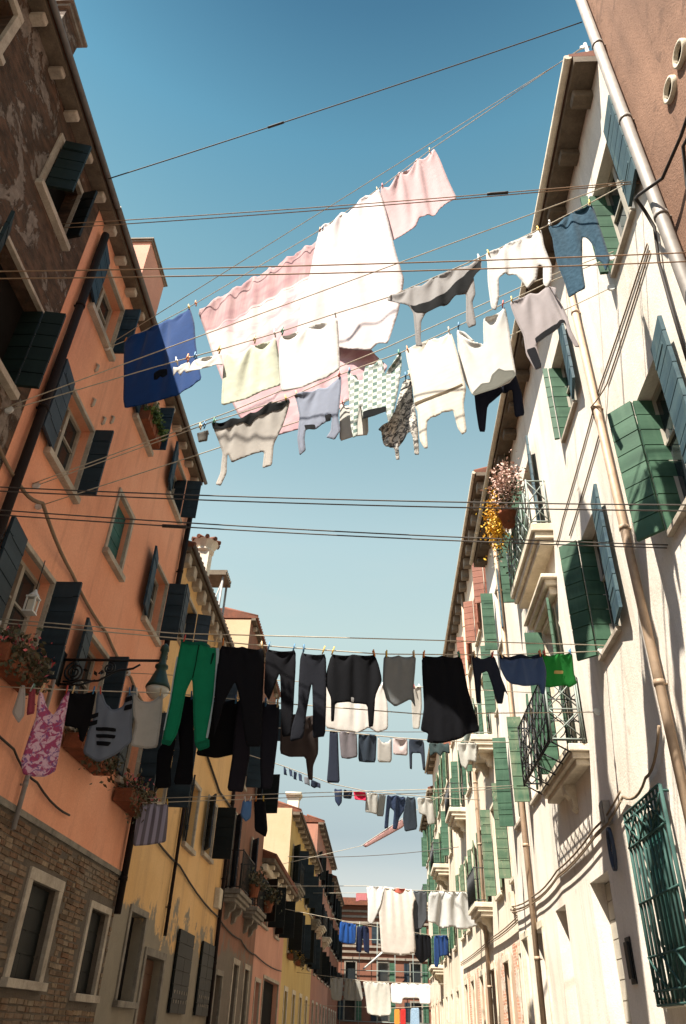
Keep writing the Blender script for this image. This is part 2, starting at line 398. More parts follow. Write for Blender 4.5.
  'o': [(2.389, 4.717), (2.54, 4.724), (2.68, 4.73), (2.702, 4.423), (2.716, 4.127), (2.524, 4.062), (2.293, 4.078), (2.349, 4.279)],
  'off': 0.05,
  'row': 'E'},
 {'cat': 'trousers',
  'kind': 'garment',
  'label': 'straight charcoal leg hanging behind the wide black trousers, nearest the skirt',
  'mat': 'cloth:26232c',
  'name': 'trousers',
  'o': [(2.68, 4.725), (2.795, 4.73), (2.876, 4.444), (2.914, 4.125), (2.892, 3.931), (2.877, 3.731), (2.709, 3.737), (2.726, 4.104), (2.699, 4.448)],
  'off': 0.05,
  'row': 'E'},
 {'cat': 'trousers',
  'kind': 'garment',
  'label': 'straight charcoal leg showing under the gap between two black trousers',
  'mat': 'cloth:262630',
  'name': 'trousers',
  'o': [(2.97, 4.737), (3.066, 4.742), (3.171, 4.743), (3.198, 4.408), (3.199, 3.798), (3.092, 3.764), (3.046, 3.995), (2.991, 4.433)],
  'off': 0.05,
  'row': 'E'},
 {'cat': 'blouse',
  'kind': 'garment',
  'label': 'dark brown blouse hanging below the charcoal trousers with sunlit leg',
  'mat': 'cloth:3f3634',
  'name': 'blouse',
  'o': [(3.204, 4.639), (3.439, 4.657), (3.65, 4.671), (3.69, 4.25), (3.641, 4.095), (3.65, 3.926), (3.599, 3.933), (3.546, 4.183), (3.37, 4.151), (3.254, 4.175)],
  'off': 0.05,
  'row': 'E'},
 {'cat': 'shirt',
  'kind': 'garment',
  'label': 'white shirt hanging behind and below the black jumper',
  'mat': 'cloth:e6e0d8',
  'name': 'shirt',
  'o': [(3.295, 6.402), (3.647, 6.416), (4.02, 6.435), (4.305, 6.446), (4.349, 6.074), (4.341, 5.667), (4.175, 5.582), (4.03, 5.662), (3.887, 5.561), (3.6, 5.576), (3.368, 5.595), (3.324, 5.994)],
  'row': 'D3'},
 {'cat': 'towel',
  'kind': 'sheet',
  'label': 'narrow white towel between the grey top and the long black cardigan',
  'mat': 'cloth:e9e4da',
  'name': 'towel',
  'o': [(4.789, 6.47), (4.944, 6.475), (4.952, 6.121), (4.904, 5.745), (4.801, 5.744), (4.788, 6.108)],
  'row': 'D3'},
 {'cat': 'towel',
  'kind': 'sheet',
  'label': 'lilac grey towel with vertical stripes hanging below the right flower box',
  'mat': 'stripes',
  'name': 'striped_towel',
  'o': [(0.337, 4.496), (0.586, 4.541), (0.81, 4.568), (0.834, 4.232), (0.845, 3.979), (0.62, 3.912), (0.38, 3.859), (0.35, 4.179)],
  'row': 'S'},
 {'cat': 'cloth',
  'kind': 'sheet',
  'label': 'pale blue cloth on the low line left of the cream gable',
  'mat': 'cloth:5f86b8',
  'name': 'napkin',
  'o': [(2.037, 4.763), (2.194, 4.782), (2.207, 4.493), (2.128, 4.421), (2.03, 4.521)],
  'row': 'S'},
 {'cat': 'cloth',
  'kind': 'garment',
  'label': 'black cloth hanging beside the cream gable wall',
  'mat': 'cloth:121216',
  'name': 'hanging_cloth',
  'o': [(2.229, 4.787), (2.42, 4.826), (2.52, 4.338), (2.497, 4.21), (2.299, 4.283)],
  'row': 'S'},
 {'cat': 'trousers',
  'kind': 'garment',
  'label': 'long dark slate trousers, leftmost of the second line down the street',
  'mat': 'cloth:2b3140',
  'name': 'trousers',
  'o': [(3.441, 6.531), (3.609, 6.542), (3.657, 6.004), (3.701, 5.529), (3.451, 5.498), (3.457, 5.977)],
  'row': 'F'},
 {'cat': 'top',
  'kind': 'garment',
  'label': 'mid grey top just right of the long slate trousers',
  'mat': 'cloth:716b6e',
  'name': 't_shirt',
  'o': [(3.637, 6.533), (3.825, 6.556), (4.014, 6.575), (4.025, 6.054), (3.842, 5.987), (3.694, 5.988)],
  'row': 'F'},
 {'cat': 'top',
  'kind': 'garment',
  'label': 'dark slate top between a grey top and a white vest',
  'mat': 'cloth:3a4450',
  'name': 't_shirt',
  'o': [(4.062, 6.569), (4.253, 6.579), (4.455, 6.581), (4.449, 6.025), (4.26, 6.0), (4.097, 5.999)],
  'row': 'F'},
 {'cat': 'vest',
  'kind': 'garment',
  'label': 'white vest with scooped neck right of the dark slate top',
  'mat': 'cloth:e4dfd6',
  'name': 'vest',
  'o': [(4.484, 6.559), (4.567, 6.458), (4.712, 6.479), (4.786, 6.58), (4.792, 6.07), (4.496, 6.031)],
  'row': 'F'},
 {'cat': 'cloth',
  'kind': 'sheet',
  'label': 'pale pink cloth between the white vest and dark shorts',
  'mat': 'cloth:dccac6',
  'name': 'napkin',
  'o': [(4.81, 6.57), (4.982, 6.585), (5.141, 6.599), (5.108, 6.222), (4.807, 6.203)],
  'row': 'F'},
 {'cat': 'shorts',
  'kind': 'garment',
  'label': 'dark shorts with two dangling straps at the right of the second line',
  'mat': 'cloth:2a323e',
  'name': 'shorts',
  'o': [(5.17, 6.594), (5.33, 6.608), (5.516, 6.626), (5.488, 5.965), (5.434, 5.98), (5.421, 6.331), (5.233, 6.306), (5.214, 5.952), (5.166, 5.967)],
  'row': 'F'},
 {'cat': 'shorts',
  'kind': 'garment',
  'label': 'dark green shorts against the far shutters, right end of the second line',
  'mat': 'cloth:2c3a3a',
  'name': 'shorts',
  'o': [(5.634, 6.586), (5.867, 6.619), (6.114, 6.654), (6.068, 6.384), (5.948, 6.422), (5.851, 6.301), (5.765, 6.386), (5.634, 6.271)],
  'row': 'F'},
 {'cat': 'blouse',
  'kind': 'garment',
  'label': 'bunched white blouse hanging over the far stone balcony',
  'mat': 'cloth:e2dfd4',
  'name': 'blouse',
  'o': [(6.301, 6.681), (6.522, 6.712), (6.777, 6.748), (6.709, 6.307), (6.557, 6.341), (6.478, 6.115), (6.362, 6.207)],
  'row': 'F'},
 {'cat': 'sock',
  'grp': 'dark socks in a row',
  'kind': 'garment',
  'label': 'dark sock on the left part of the third line',
  'mat': 'cloth:2c3850',
  'name': 'sock',
  'o': [(1.831, 7.35), (1.932, 7.325), (1.929, 7.174), (1.964, 7.124), (1.857, 7.135)],
  'row': 'G',
  'share': 1},
 {'cat': 'sock',
  'grp': 'dark socks in a row',
  'kind': 'garment',
  'label': 'dark sock on the left part of the third line',
  'mat': 'cloth:2c3850',
  'name': 'sock',
  'o': [(1.987, 7.31), (2.089, 7.285), (2.085, 7.133), (2.119, 7.084), (2.012, 7.095)],
  'row': 'G',
  'share': 1},
 {'cat': 'sock',
  'grp': 'dark socks in a row',
  'kind': 'garment',
  'label': 'dark sock on the left part of the third line',
  'mat': 'cloth:2c3850',
  'name': 'sock',
  'o': [(2.128, 7.274), (2.23, 7.249), (2.226, 7.097), (2.26, 7.048), (2.152, 7.059)],
  'row': 'G',
  'share': 1},
 {'cat': 'sock',
  'grp': 'dark socks in a row',
  'kind': 'garment',
  'label': 'dark sock on the left part of the third line',
  'mat': 'cloth:2c3850',
  'name': 'sock',
  'o': [(2.269, 7.238), (2.371, 7.213), (2.367, 7.061), (2.401, 7.011), (2.292, 7.022)],
  'row': 'G',
  'share': 1},
 {'cat': 'shorts',
  'kind': 'garment',
  'label': 'grey shorts right of the row of dark socks',
  'mat': 'cloth:74767c',
  'name': 'shorts',
  'o': [(2.443, 7.184), (2.6, 7.153), (2.614, 6.936), (2.535, 6.965), (2.458, 6.968)],
  'row': 'G'},
 {'cat': 'shorts',
  'kind': 'garment',
  'label': 'small navy shorts between grey shorts and navy scarf on the third line',
  'mat': 'cloth:2c3446',
  'name': 'shorts',
  'o': [(2.664, 7.136), (2.934, 7.073), (2.942, 6.93), (2.831, 6.955), (2.771, 6.918), (2.659, 6.957)],
  'row': 'G'},
 {'cat': 'scarf',
  'kind': 'garment',
  'label': 'navy scarf with pointed end left of the red cloth',
  'mat': 'cloth:26324c',
  'name': 'scarf',
  'o': [(3.357, 7.004), (3.604, 7.02), (3.577, 6.653), (3.48, 6.518), (3.379, 6.659)],
  'row': 'G'},
 {'cat': 'cloth', 'kind': 'sheet', 'label': 'navy cloth directly left of the red cloth', 'mat': 'cloth:2b3346', 'name': 'napkin', 'o': [(3.636, 7.018), (3.919, 7.031), (3.909, 6.801), (3.66, 6.787)], 'row': 'G'},
 {'cat': 'cloth', 'kind': 'sheet', 'label': 'bright red cloth on the third line', 'mat': 'cloth:d02348', 'name': 'napkin', 'o': [(3.943, 7.035), (4.328, 7.063), (4.3, 6.773), (4.168, 6.803), (3.967, 6.761)], 'row': 'G'},
 {'cat': 'top',
  'kind': 'garment',
  'label': 'white top directly right of the red cloth',
  'mat': 'cloth:d9d6cd',
  'name': 't_shirt',
  'o': [(4.344, 7.058), (4.718, 7.07), (4.664, 6.48), (4.499, 6.506), (4.32, 6.502)],
  'row': 'G'},
 {'cat': 'top',
  'kind': 'garment',
  'label': 'pale grey top between the white top and dark jeans',
  'mat': 'cloth:a3a6a4',
  'name': 't_shirt',
  'o': [(4.744, 7.066), (4.971, 7.078), (4.936, 6.481), (4.721, 6.467)],
  'row': 'G'},
 {'cat': 'jeans',
  'kind': 'garment',
  'label': 'dark blue jeans with legs spread on the third line',
  'mat': 'denim:26344e',
  'name': 'jeans',
  'o': [(5.005, 7.083), (5.603, 7.118), (5.614, 6.793), (5.413, 6.488), (5.325, 6.19), (5.2, 6.202), (5.246, 6.674), (5.121, 6.761), (5.051, 6.204), (4.919, 6.174), (4.986, 6.708)],
  'row': 'G'},
 {'cat': 'trousers',
  'kind': 'garment',
  'label': 'dark grey trousers just right of the dark blue jeans',
  'mat': 'cloth:353f4a',
  'name': 'trousers',
  'o': [(5.638, 7.123), (5.943, 7.145), (5.977, 6.285), (5.575, 6.167), (5.524, 6.572)],
  'row': 'G'},
 {'cat': 'shirt',
  'kind': 'garment',
  'label': 'white shirt with sleeves at the right end of the third line',
  'mat': 'cloth:e6e2d8',
  'name': 'shirt',
  'o': [(5.987, 7.144), (6.537, 7.2), (6.558, 6.51), (6.327, 6.418), (6.276, 6.67), (6.042, 6.696)],
  'row': 'G'},
 {'cat': 'cloth',
  'kind': 'sheet',
  'label': 'narrow pink cloth slanting across the far sky',
  'mat': 'cloth:d9aaa4',
  'name': 'hanging_cloth',
  'o': [(3.951, 7.757), (4.895, 8.387), (5.846, 9.021), (5.93, 8.72), (4.895, 8.135), (4.108, 7.697)],
  'row': 'P'},
 {'cat': 'shirt',
  'kind': 'garment',
  'label': 'white shirt with twisted sleeve left of the long cream nightshirt',
  'mat': 'cloth:f4f0ea',
  'name': 'shirt',
  'o': [(3.881, 5.418), (4.183, 5.437), (4.487, 5.442), (4.308, 4.854), (4.031, 4.326), (3.895, 4.386), (3.919, 4.97)],
  'row': 'H'},
 {'cat': 'nightshirt',
  'fold': 0.08,
  'kind': 'garment',
  'label': 'long cream nightshirt, tallest pale piece at the end of the street',
  'mat': 'cloth:f6ece0',
  'name': 'nightshirt',
  'o': [(4.241, 5.441), (4.512, 5.451), (4.967, 5.444), (5.399, 5.429), (5.5, 5.136), (5.423, 5.06), (5.366, 4.707), (5.436, 3.632), (5.02, 3.514), (4.39, 3.55), (4.35, 3.974), (4.293, 4.646), (4.195, 4.917)],
  'patch': [('collar', 'cloth:b05a4a', [(4.768, 5.432), (5.174, 5.436), (5.089, 5.323), (4.948, 5.272), (4.817, 5.321)])],
  'row': 'H'},
 {'cat': 'top',
  'kind': 'garment',
  'label': 'grey top between the cream nightshirt and wide white sheet',
  'mat': 'cloth:55585c',
  'name': 'striped_shirt',
  'o': [(5.432, 5.388), (5.674, 5.403), (5.901, 5.41), (5.871, 4.598), (5.682, 4.313), (5.437, 4.3)],
  'row': 'H'},
 {'cat': 'sheet',
  'fold': 0.06,
  'kind': 'sheet',
  'label': 'wide white sheet with scalloped bottom near the right wall, far down the street',
  'mat': 'cloth:f0efea',
  'name': 'bed_sheet',
  'o': [(5.968, 5.414), (6.646, 5.45), (7.374, 5.481), (7.507, 4.971), (7.599, 4.519), (7.296, 4.399), (7.001, 4.349), (6.757, 4.439), (6.421, 4.339), (6.18, 4.477), (5.934, 4.518)],
  'row': 'H'},
 {'cat': 'flag',
  'kind': 'sheet',
  'label': 'little dusky pink flag left of the white shirts, far end',
  'mat': 'cloth:c0787a',
  'name': 'flag',
  'o': [(2.788, 8.001), (3.412, 8.017), (3.417, 7.609), (3.072, 7.637), (2.798, 7.531)],
  'row': 'H3'},
 {'cat': 'towel',
  'kind': 'sheet',
  'label': 'bright blue towel at the left, far down the street',
  'mat': 'cloth:1f4f96',
  'name': 'towel',
  'o': [(3.066, 5.378), (3.472, 5.349), (3.871, 5.309), (3.766, 4.581), (3.376, 4.553), (3.012, 4.615)],
  'row': 'H2'},
 {'cat': 'trousers',
  'kind': 'garment',
  'label': 'navy trousers right of the far bright blue towel',
  'mat': 'cloth:1c2746',
  'name': 'trousers',
  'o': [(3.908, 5.294), (4.5, 5.288), (4.514, 4.279), (4.277, 4.351), (4.217, 4.883), (4.129, 4.297), (3.871, 4.324)],
  'row': 'H2'},
 {'cat': 'skirt',
  'kind': 'garment',
  'label': 'black skirt hanging below the far grey top',
  'mat': 'cloth:17181d',
  'name': 'skirt',
  'o': [(6.897, 5.2), (7.815, 5.224), (7.708, 4.399), (7.196, 4.091), (6.846, 4.388)],
  'row': 'H2'},
 {'cat': 'top',
  'kind': 'garment',
  'label': 'deep blue top under the wide white sheet',
  'mat': 'cloth:24447e',
  'name': 't_shirt',
  'o': [(7.997, 5.247), (8.802, 5.29), (8.681, 4.509), (8.232, 4.452), (8.098, 4.009), (7.909, 4.043)],
  'row': 'H2'},
 {'cat': 'trousers',
  'kind': 'garment',
  'label': 'purple grey trousers under the wide white sheet, next to the wall',
  'mat': 'cloth:545772',
  'name': 'trousers',
  'o': [(8.831, 5.292), (9.862, 5.372), (9.966, 4.546), (9.563, 4.378), (9.131, 4.303), (8.723, 4.512)],
  'row': 'H2'},
 {'cat': 'towel',
  'kind': 'sheet',
  'label': 'grey towel, leftmost on the lowest far line',
  'mat': 'cloth:b9b7ae',
  'name': 'towel',
  'o': [(1.857, 3.764), (2.258, 3.757), (2.59, 3.739), (2.518, 2.8), (2.031, 2.842)],
  'row': 'I'},
 {'cat': 'towel',
  'kind': 'sheet',
  'label': 'grey towel, second from the left on the lowest far line',
  'mat': 'cloth:a5a298',
  'name': 'towel',
  'o': [(2.656, 3.729), (3.468, 3.685), (3.587, 2.817), (2.62, 2.851)],
  'row': 'I'},
 {'cat': 'sheet',
  'kind': 'sheet',
  'label': 'off-white sheet in the middle of the lowest far line',
  'mat': 'cloth:d9d5c9',
  'name': 'bed_sheet',
  'o': [(3.611, 3.626), (4.342, 3.592), (4.998, 3.568), (4.99, 2.271), (4.473, 2.212), (3.873, 2.293), (3.776, 2.918)],
  'row': 'I'},
 {'cat': 'shirt',
  'kind': 'garment',
  'label': 'white shirt with square sleeves at the right of the lowest far line',
  'mat': 'cloth:efece4',
  'name': 'shirt',
  'o': [(5.035, 3.559), (6.026, 3.548), (7.02, 3.538), (6.977, 2.732), (6.488, 2.723), (6.436, 2.958), (5.647, 2.946), (5.582, 2.707), (5.092, 2.746)],
  'row': 'I'},
 {'cat': 'towel',
  'kind': 'sheet',
  'label': 'orange towel at the very bottom end of the street',
  'mat': 'cloth:d98a3a',
  'name': 'towel',
  'o': [(4.954, 2.684), (5.245, 2.692), (5.236, 2.011), (4.947, 2.003)],
  'row': 'I2'},
 {'cat': 'towel', 'kind': 'sheet', 'label': 'red towel at the very bottom end of the street', 'mat': 'cloth:b8302c', 'name': 'towel', 'o': [(5.271, 2.693), (5.562, 2.722), (5.549, 2.02), (5.262, 2.012)], 'row': 'I2'},
 {'cat': 'jeans',
  'kind': 'garment',
  'label': 'light blue jeans at the very bottom end of the street',
  'mat': 'denim:8aa3b8',
  'name': 'jeans',
  'o': [(5.826, 2.751), (6.273, 2.785), (6.277, 1.989), (5.783, 1.974)],
  'row': 'I2'}]
SPANS = {'W1': [(-3.9, 5.683, 11.423), (2.9, 4.772, 13.704)],
 'W2a': [(-4.2, 5.522, 10.104), (2.9, 4.738, 9.501)],
 'W2b': [(-4.2, 5.553, 10.061), (2.9, 4.751, 9.483)],
 'W3a': [(-4.2, 4.239, 7.388), (2.9, 4.255, 7.52)],
 'W3b': [(-4.2, 4.278, 7.333), (2.9, 4.302, 7.453)],
 'W4a': [(-4.2, 5.678, 5.937), (2.9, 5.583, 5.63)],
 'W4b': [(-4.2, 5.701, 5.905), (2.9, 5.614, 5.585)],
 'W5a': [(-4.2, 5.805, 5.758), (2.9, 6.426, 5.738)],
 'W5b': [(-4.2, 5.834, 5.718), (2.9, 6.466, 5.727)]}
CAM = [[0.998626, -0.001275, 0.052393], [0.042046, -0.577279, -0.815464], [0.031285, 0.816546, -0.576432]]


# ------------------------------------------------------------------ helpers: objects
LOC = {}
def link(o):
    COL.objects.link(o); return o
def props(o, label=None, cat=None, group=None, kind=None):
    if label: o['label'] = label
    if cat: o['category'] = cat
    if group: o['group'] = group
    if kind: o['kind'] = kind
    return o
def empty(name, loc, label, cat, group=None):
    o = link(bpy.data.objects.new(name, None)); o.location = loc; o.empty_display_size = .2
    LOC[o.name] = Vector(loc)
    return props(o, label, cat, group)
class MB:
    """collects shapes in world coordinates, then links them as one mesh object"""
    def __init__(s): s.v = []; s.f = []; s.smooth = False
    def add(s, vs, fs):
        n = len(s.v); s.v += [tuple(v) for v in vs]; s.f += [tuple(n + i for i in f) for f in fs]; return s
    def box(s, x0, x1, y0, y1, z0, z1):
        x0, x1 = min(x0, x1), max(x0, x1)
        v = [(x, y, z) for x in (x0, x1) for y in (y0, y1) for z in (z0, z1)]
        return s.add(v, [(0,1,3,2),(4,6,7,5),(0,4,5,1),(2,3,7,6),(0,2,6,4),(1,5,7,3)])
    def obox(s, o, a, b, c):
        """box with one corner at o and edge vectors a, b, c"""
        o, a, b, c = Vector(o), Vector(a), Vector(b), Vector(c)
        v = [o + a*i + b*j + c*k for i in (0,1) for j in (0,1) for k in (0,1)]
        f = [(0,1,3,2),(4,6,7,5),(0,4,5,1),(2,3,7,6),(0,2,6,4),(1,5,7,3)]
        if a.cross(b).dot(c) < 0: f = [tuple(reversed(q)) for q in f]
        return s.add(v, f)
    def quad(s, a, b, c, d, n=None):
        vs = [Vector(a), Vector(b), Vector(c), Vector(d)]
        if n is not None and (vs[1]-vs[0]).cross(vs[2]-vs[0]).dot(Vector(n)) < 0: vs.reverse()
        return s.add(vs, [(0,1,2,3)])
    def tube(s, pts, r, n=8, r1=None, cap=True):
        pts = [Vector(p) for p in pts]; m = len(pts); base = len(s.v); up = None
        for i, p in enumerate(pts):
            t = (pts[min(i+1, m-1)] - pts[max(i-1, 0)]).normalized()
            if up is None: up = Vector((0,0,1)) if abs(t.z) < .9 else Vector((1,0,0))
            a = t.cross(up)
            if a.length < 1e-5: a = t.cross(Vector((0.3,1,0.2)))
            a.normalize(); b = a.cross(t).normalized(); up = b
            rr = r if r1 is None else r + (r1 - r)*i/(m-1)
            s.v += [tuple(p + (a*math.cos(q) + b*math.sin(q))*rr) for q in (2*math.pi*k/n for k in range(n))]
        for i in range(m-1):
            for k in range(n):
                k2 = (k+1) % n
                s.f.append((base+i*n+k, base+i*n+k2, base+(i+1)*n+k2, base+(i+1)*n+k))
        if cap:
            s.f.append(tuple(base+k for k in reversed(range(n)))); s.f.append(tuple(base+(m-1)*n+k for k in range(n)))
        s.smooth = True
        return s
    def lathe(s, c, prof, n=14, axis=None):
        c = Vector(c); ax = Vector(axis or (0,0,1)).normalized()
        e1 = ax.cross(Vector((0,1,0)) if abs(ax.y) < .9 else Vector((1,0,0))).normalized(); e2 = ax.cross(e1)
        base = len(s.v)
        for r, z in prof:
            s.v += [tuple(c + ax*z + (e1*math.cos(q) + e2*math.sin(q))*r) for q in (2*math.pi*k/n for k in range(n))]
        for i in range(len(prof)-1):
            for k in range(n):
                k2 = (k+1) % n
                s.f.append((base+i*n+k, base+i*n+k2, base+(i+1)*n+k2, base+(i+1)*n+k))
        s.f.append(tuple(base+k for k in reversed(range(n)))); s.f.append(tuple(base+(len(prof)-1)*n+k for k in range(n)))
        return s
    def prism(s, prof, y0, y1):
        """profile of (x, z) points extruded along y"""
        n = len(prof); b = len(s.v)
        s.v += [(x, y0, z) for x, z in prof] + [(x, y1, z) for x, z in prof]
        s.f += [tuple(b+i for i in range(n)), tuple(b+n+i for i in reversed(range(n)))]
        s.f += [(b+i, b+n+i, b+n+(i+1) % n, b+(i+1) % n) for i in range(n)]
        s.fix = True
        return s
    def build(s, name, mat, parent=None, loc=None, bevel=0, recalc=False):
        me = bpy.data.meshes.new(name)
        o = bpy.data.objects.new(name, me)
        off = Vector((0,0,0))
        if parent is not None: off = LOC[parent.name]
        elif loc is not None: off = Vector(loc)
        me.from_pydata([tuple(Vector(v) - off) for v in s.v], [], s.f)
        if recalc or getattr(s, 'fix', False):
            import bmesh
            bm = bmesh.new(); bm.from_mesh(me); bmesh.ops.recalc_face_normals(bm, faces=bm.faces); bm.to_mesh(me); bm.free()
        me.materials.append(mat)
        if s.smooth:
            me.polygons.foreach_set('use_smooth', [len(p.vertices) == 4 for p in me.polygons])
        if bevel:
            md = o.modifiers.new('bevel', 'BEVEL'); md.width = bevel; md.segments = 2; md.limit_method = 'ANGLE'
        link(o)
        if parent is not None:
            o.parent = parent
            LOC[o.name] = off
        else:
            o.location = off
            LOC[o.name] = off
        if parent is not None and parent.parent is not None: pass
        return o

# a child's origin sits at its parent's origin, so nested parts share one offset
# ------------------------------------------------------------------ helpers: materials
def srgb(h):
    c = [int(h[i:i+2], 16)/255 for i in (0,2,4)]
    return tuple((x/12.92 if x <= .04045 else ((x+.055)/1.055)**2.4) for x in c) + (1,)
class NT:
    def __init__(s, name):
        s.m = bpy.data.materials.new(name); s.m.use_nodes = True; s.t = s.m.node_tree
        s.p = s.t.nodes['Principled BSDF']; s.out = s.t.nodes['Material Output']
    def n(s, typ, **kw):
        nd = s.t.nodes.new(typ)
        for k, v in kw.items():
            if k in nd.inputs.keys() if not k.startswith('_') else False: nd.inputs[k].default_value = v
            else: setattr(nd, k.lstrip('_'), v)
        return nd
    def l(s, a, b): s.t.links.new(a, b)
    def ramp(s, fac, stops):
        r = s.t.nodes.new('ShaderNodeValToRGB'); el = r.color_ramp.elements
        while len(el) < len(stops): el.new(.5)
        for e, (p, c) in zip(el, stops): e.position = p; e.color = c if len(c) == 4 else tuple(c)+(1,)
        s.l(fac, r.inputs[0]); return r.outputs[0]
    def noise(s, vec, scale, detail=5, rough=.6, dist=0.):
        nd = s.t.nodes.new('ShaderNodeTexNoise'); s.l(vec, nd.inputs['Vector'])
        nd.inputs['Scale'].default_value = scale; nd.inputs['Detail'].default_value = detail
        nd.inputs['Roughness'].default_value = rough; nd.inputs['Distortion'].default_value = dist
        return nd.outputs['Fac']
    def mapping(s, vec, scale):
        nd = s.t.nodes.new('ShaderNodeMapping'); s.l(vec, nd.inputs['Vector']); nd.inputs['Scale'].default_value = scale
        return nd.outputs[0]
    def mix(s, fac, a, b, blend='MIX'):
        nd = s.t.nodes.new('ShaderNodeMix'); nd.data_type = 'RGBA'; nd.blend_type = blend
        for sock, v in ((nd.inputs[0], fac), (nd.inputs[6], a), (nd.inputs[7], b)):
            if hasattr(v, 'links'): s.l(v, sock)
            else: sock.default_value = v
        return nd.outputs[2]
    def math(s, op, a, b=None):
        nd = s.t.nodes.new('ShaderNodeMath'); nd.operation = op
        for sock, v in ((nd.inputs[0], a), (nd.inputs[1], b)):
            if v is None: continue
            if hasattr(v, 'links'): s.l(v, sock)
            else: sock.default_value = v
        return nd.outputs[0]
    def bump(s, h, strength=.3, dist=.02):
        nd = s.t.nodes.new('ShaderNodeBump'); s.l(h, nd.inputs['Height'])
        nd.inputs['Strength'].default_value = strength; nd.inputs['Distance'].default_value = dist
        s.l(nd.outputs[0], s.p.inputs['Normal'])
    def pos(s):
        return s.t.nodes.new('ShaderNodeNewGeometry').outputs['Position']
    def yz(s):
        """facade coordinates: along the street, up"""
        sp = s.t.nodes.new('ShaderNodeSeparateXYZ'); s.l(s.pos(), sp.inputs[0])
        cb = s.t.nodes.new('ShaderNodeCombineXYZ'); ad = s.math('ADD', sp.outputs[1], sp.outputs[0])
        s.l(ad, cb.inputs[0]); s.l(sp.outputs[2], cb.inputs[1]); return cb.outputs[0], sp
    def col(s, c):
        if hasattr(c, 'links'): s.l(c, s.p.inputs['Base Color'])
        else: s.p.inputs['Base Color'].default_value = c
    def done(s, rough=.8, spec=.3):
        s.p.inputs['Roughness'].default_value = rough
        s.p.inputs['Specular IOR Level'].default_value = spec
        return s.m
def mul(c, k): return tuple(x*k for x in c[:3]) + (1,)

def stucco(name, hexc, hex2, hexs, patch=.62, stain=.55, bump=.35, low=None, lowz=None):
    """plaster: broad tone change, rain streaks, worn patches; optionally a second coat that shows below lowz"""
    t = NT(name); p = t.pos(); a, b, c = srgb(hexc), srgb(hex2), srgb(hexs)
    n1 = t.noise(p, .55, 6, .62); n2 = t.noise(p, 2.6, 7, .7, .4); n3 = t.noise(p, 42, 4, .7)
    st = t.noise(t.mapping(p, (1.7, 1.7, .2)), 1.3, 6, .7, .5)
    cc = t.mix(t.ramp(n1, [(.35, (0,0,0)), (.7, (1,1,1))]), a, b)
    cc = t.mix(t.ramp(st, [(stain, (0,0,0)), (.85, (.75,)*3)]), cc, c)
    cc = t.mix(t.ramp(n2, [(patch, (0,0,0)), (patch+.05, (.8,)*3)]), cc, t.mix(.5, b, c))
    if low:
        sp = t.n('ShaderNodeSeparateXYZ'); t.l(p, sp.inputs[0])
        h = t.math('ADD', sp.outputs[2], t.math('MULTIPLY', t.math('SUBTRACT', t.noise(p, 1.1, 9, .7, .2), .5), 4.0))
        cc = t.mix(t.ramp(t.math('SUBTRACT', h, lowz-.5), [(.40, (1,1,1)), (.60, (0,0,0))]), cc, t.mix(n2, srgb(low), mul(srgb(low), .55)))
    cc = t.mix(t.ramp(n3, [(.3, (.0,)*3), (.75, (.25,)*3)]), cc, mul(c, .6))
    t.col(cc); t.bump(t.math('ADD', n3, t.math('MULTIPLY', n2, 1.5)), bump, .012)
    return t.done(.9, .2)
def bricks(name, h1, h2, hm, plaster=None, cover=.5, sc=1.0):
    t = NT(name); v, sp = t.yz(); p = t.pos()
    wob = t.n('ShaderNodeVectorMath'); wob.operation = 'ADD'
    nn = t.n('ShaderNodeTexNoise'); t.l(p, nn.inputs['Vector']); nn.inputs['Scale'].default_value = 3.5
    sc_ = t.n('ShaderNodeVectorMath'); sc_.operation = 'SCALE'; t.l(nn.outputs['Color'], sc_.inputs[0]); sc_.inputs['Scale'].default_value = .045
    t.l(v, wob.inputs[0]); t.l(sc_.outputs[0], wob.inputs[1])
    br = t.n('ShaderNodeTexBrick'); t.l(wob.outputs[0], br.inputs['Vector'])
    br.inputs['Color1'].default_value = srgb(h1); br.inputs['Color2'].default_value = srgb(h2); br.inputs['Mortar'].default_value = srgb(hm)
    br.inputs['Scale'].default_value = sc; br.inputs['Brick Width'].default_value = .21; br.inputs['Row Height'].default_value = .066
    br.inputs['Mortar Size'].default_value = .012; br.inputs['Mortar Smooth'].default_value = .35; br.inputs['Bias'].default_value = -.1
    n1 = t.noise(p, 1.5, 9, .72, .5); n2 = t.noise(p, 9, 6, .7); n3 = t.noise(p, 60, 3)
    cc = t.mix(t.ramp(n2, [(.3, (0,0,0)), (.7, (1,1,1))]), br.outputs[0], mul(srgb(h2), .45))
    cc = t.mix(.75, br.outputs[0], cc); cc = t.mix(t.ramp(t.noise(t.mapping(p, (1, 1, 2.6)), 4.2, 3, .6), [(.42, (0,0,0)), (.7, (.65,)*3)]), cc, tuple(min(1, x*1.6) for x in srgb(h1)[:3])+(1,))
    cc = t.mix(t.ramp(t.noise(p, 1.7, 5, .6), [(.5, (0,0,0)), (.75, (.7,)*3)]), cc, mul(srgb(hm), .7))
    h = t.math('MULTIPLY', br.outputs['Fac'], -1.0)
    if plaster:
        m = t.ramp(n1, [(cover, (0,0,0)), (cover+.03, (1,1,1))])
        tone = t.mix(t.ramp(n2, [(.3, (0,0,0)), (.7, (1,1,1))]), srgb(plaster), mul(srgb(plaster), .45))
        cc = t.mix(m, cc, tone); h = t.math('MAXIMUM', h, t.math('MULTIPLY', m, .6))
    t.col(cc); t.bump(t.math('ADD', h, t.math('MULTIPLY', n3, .5)), .8, .025)
    return t.done(.92, .15)
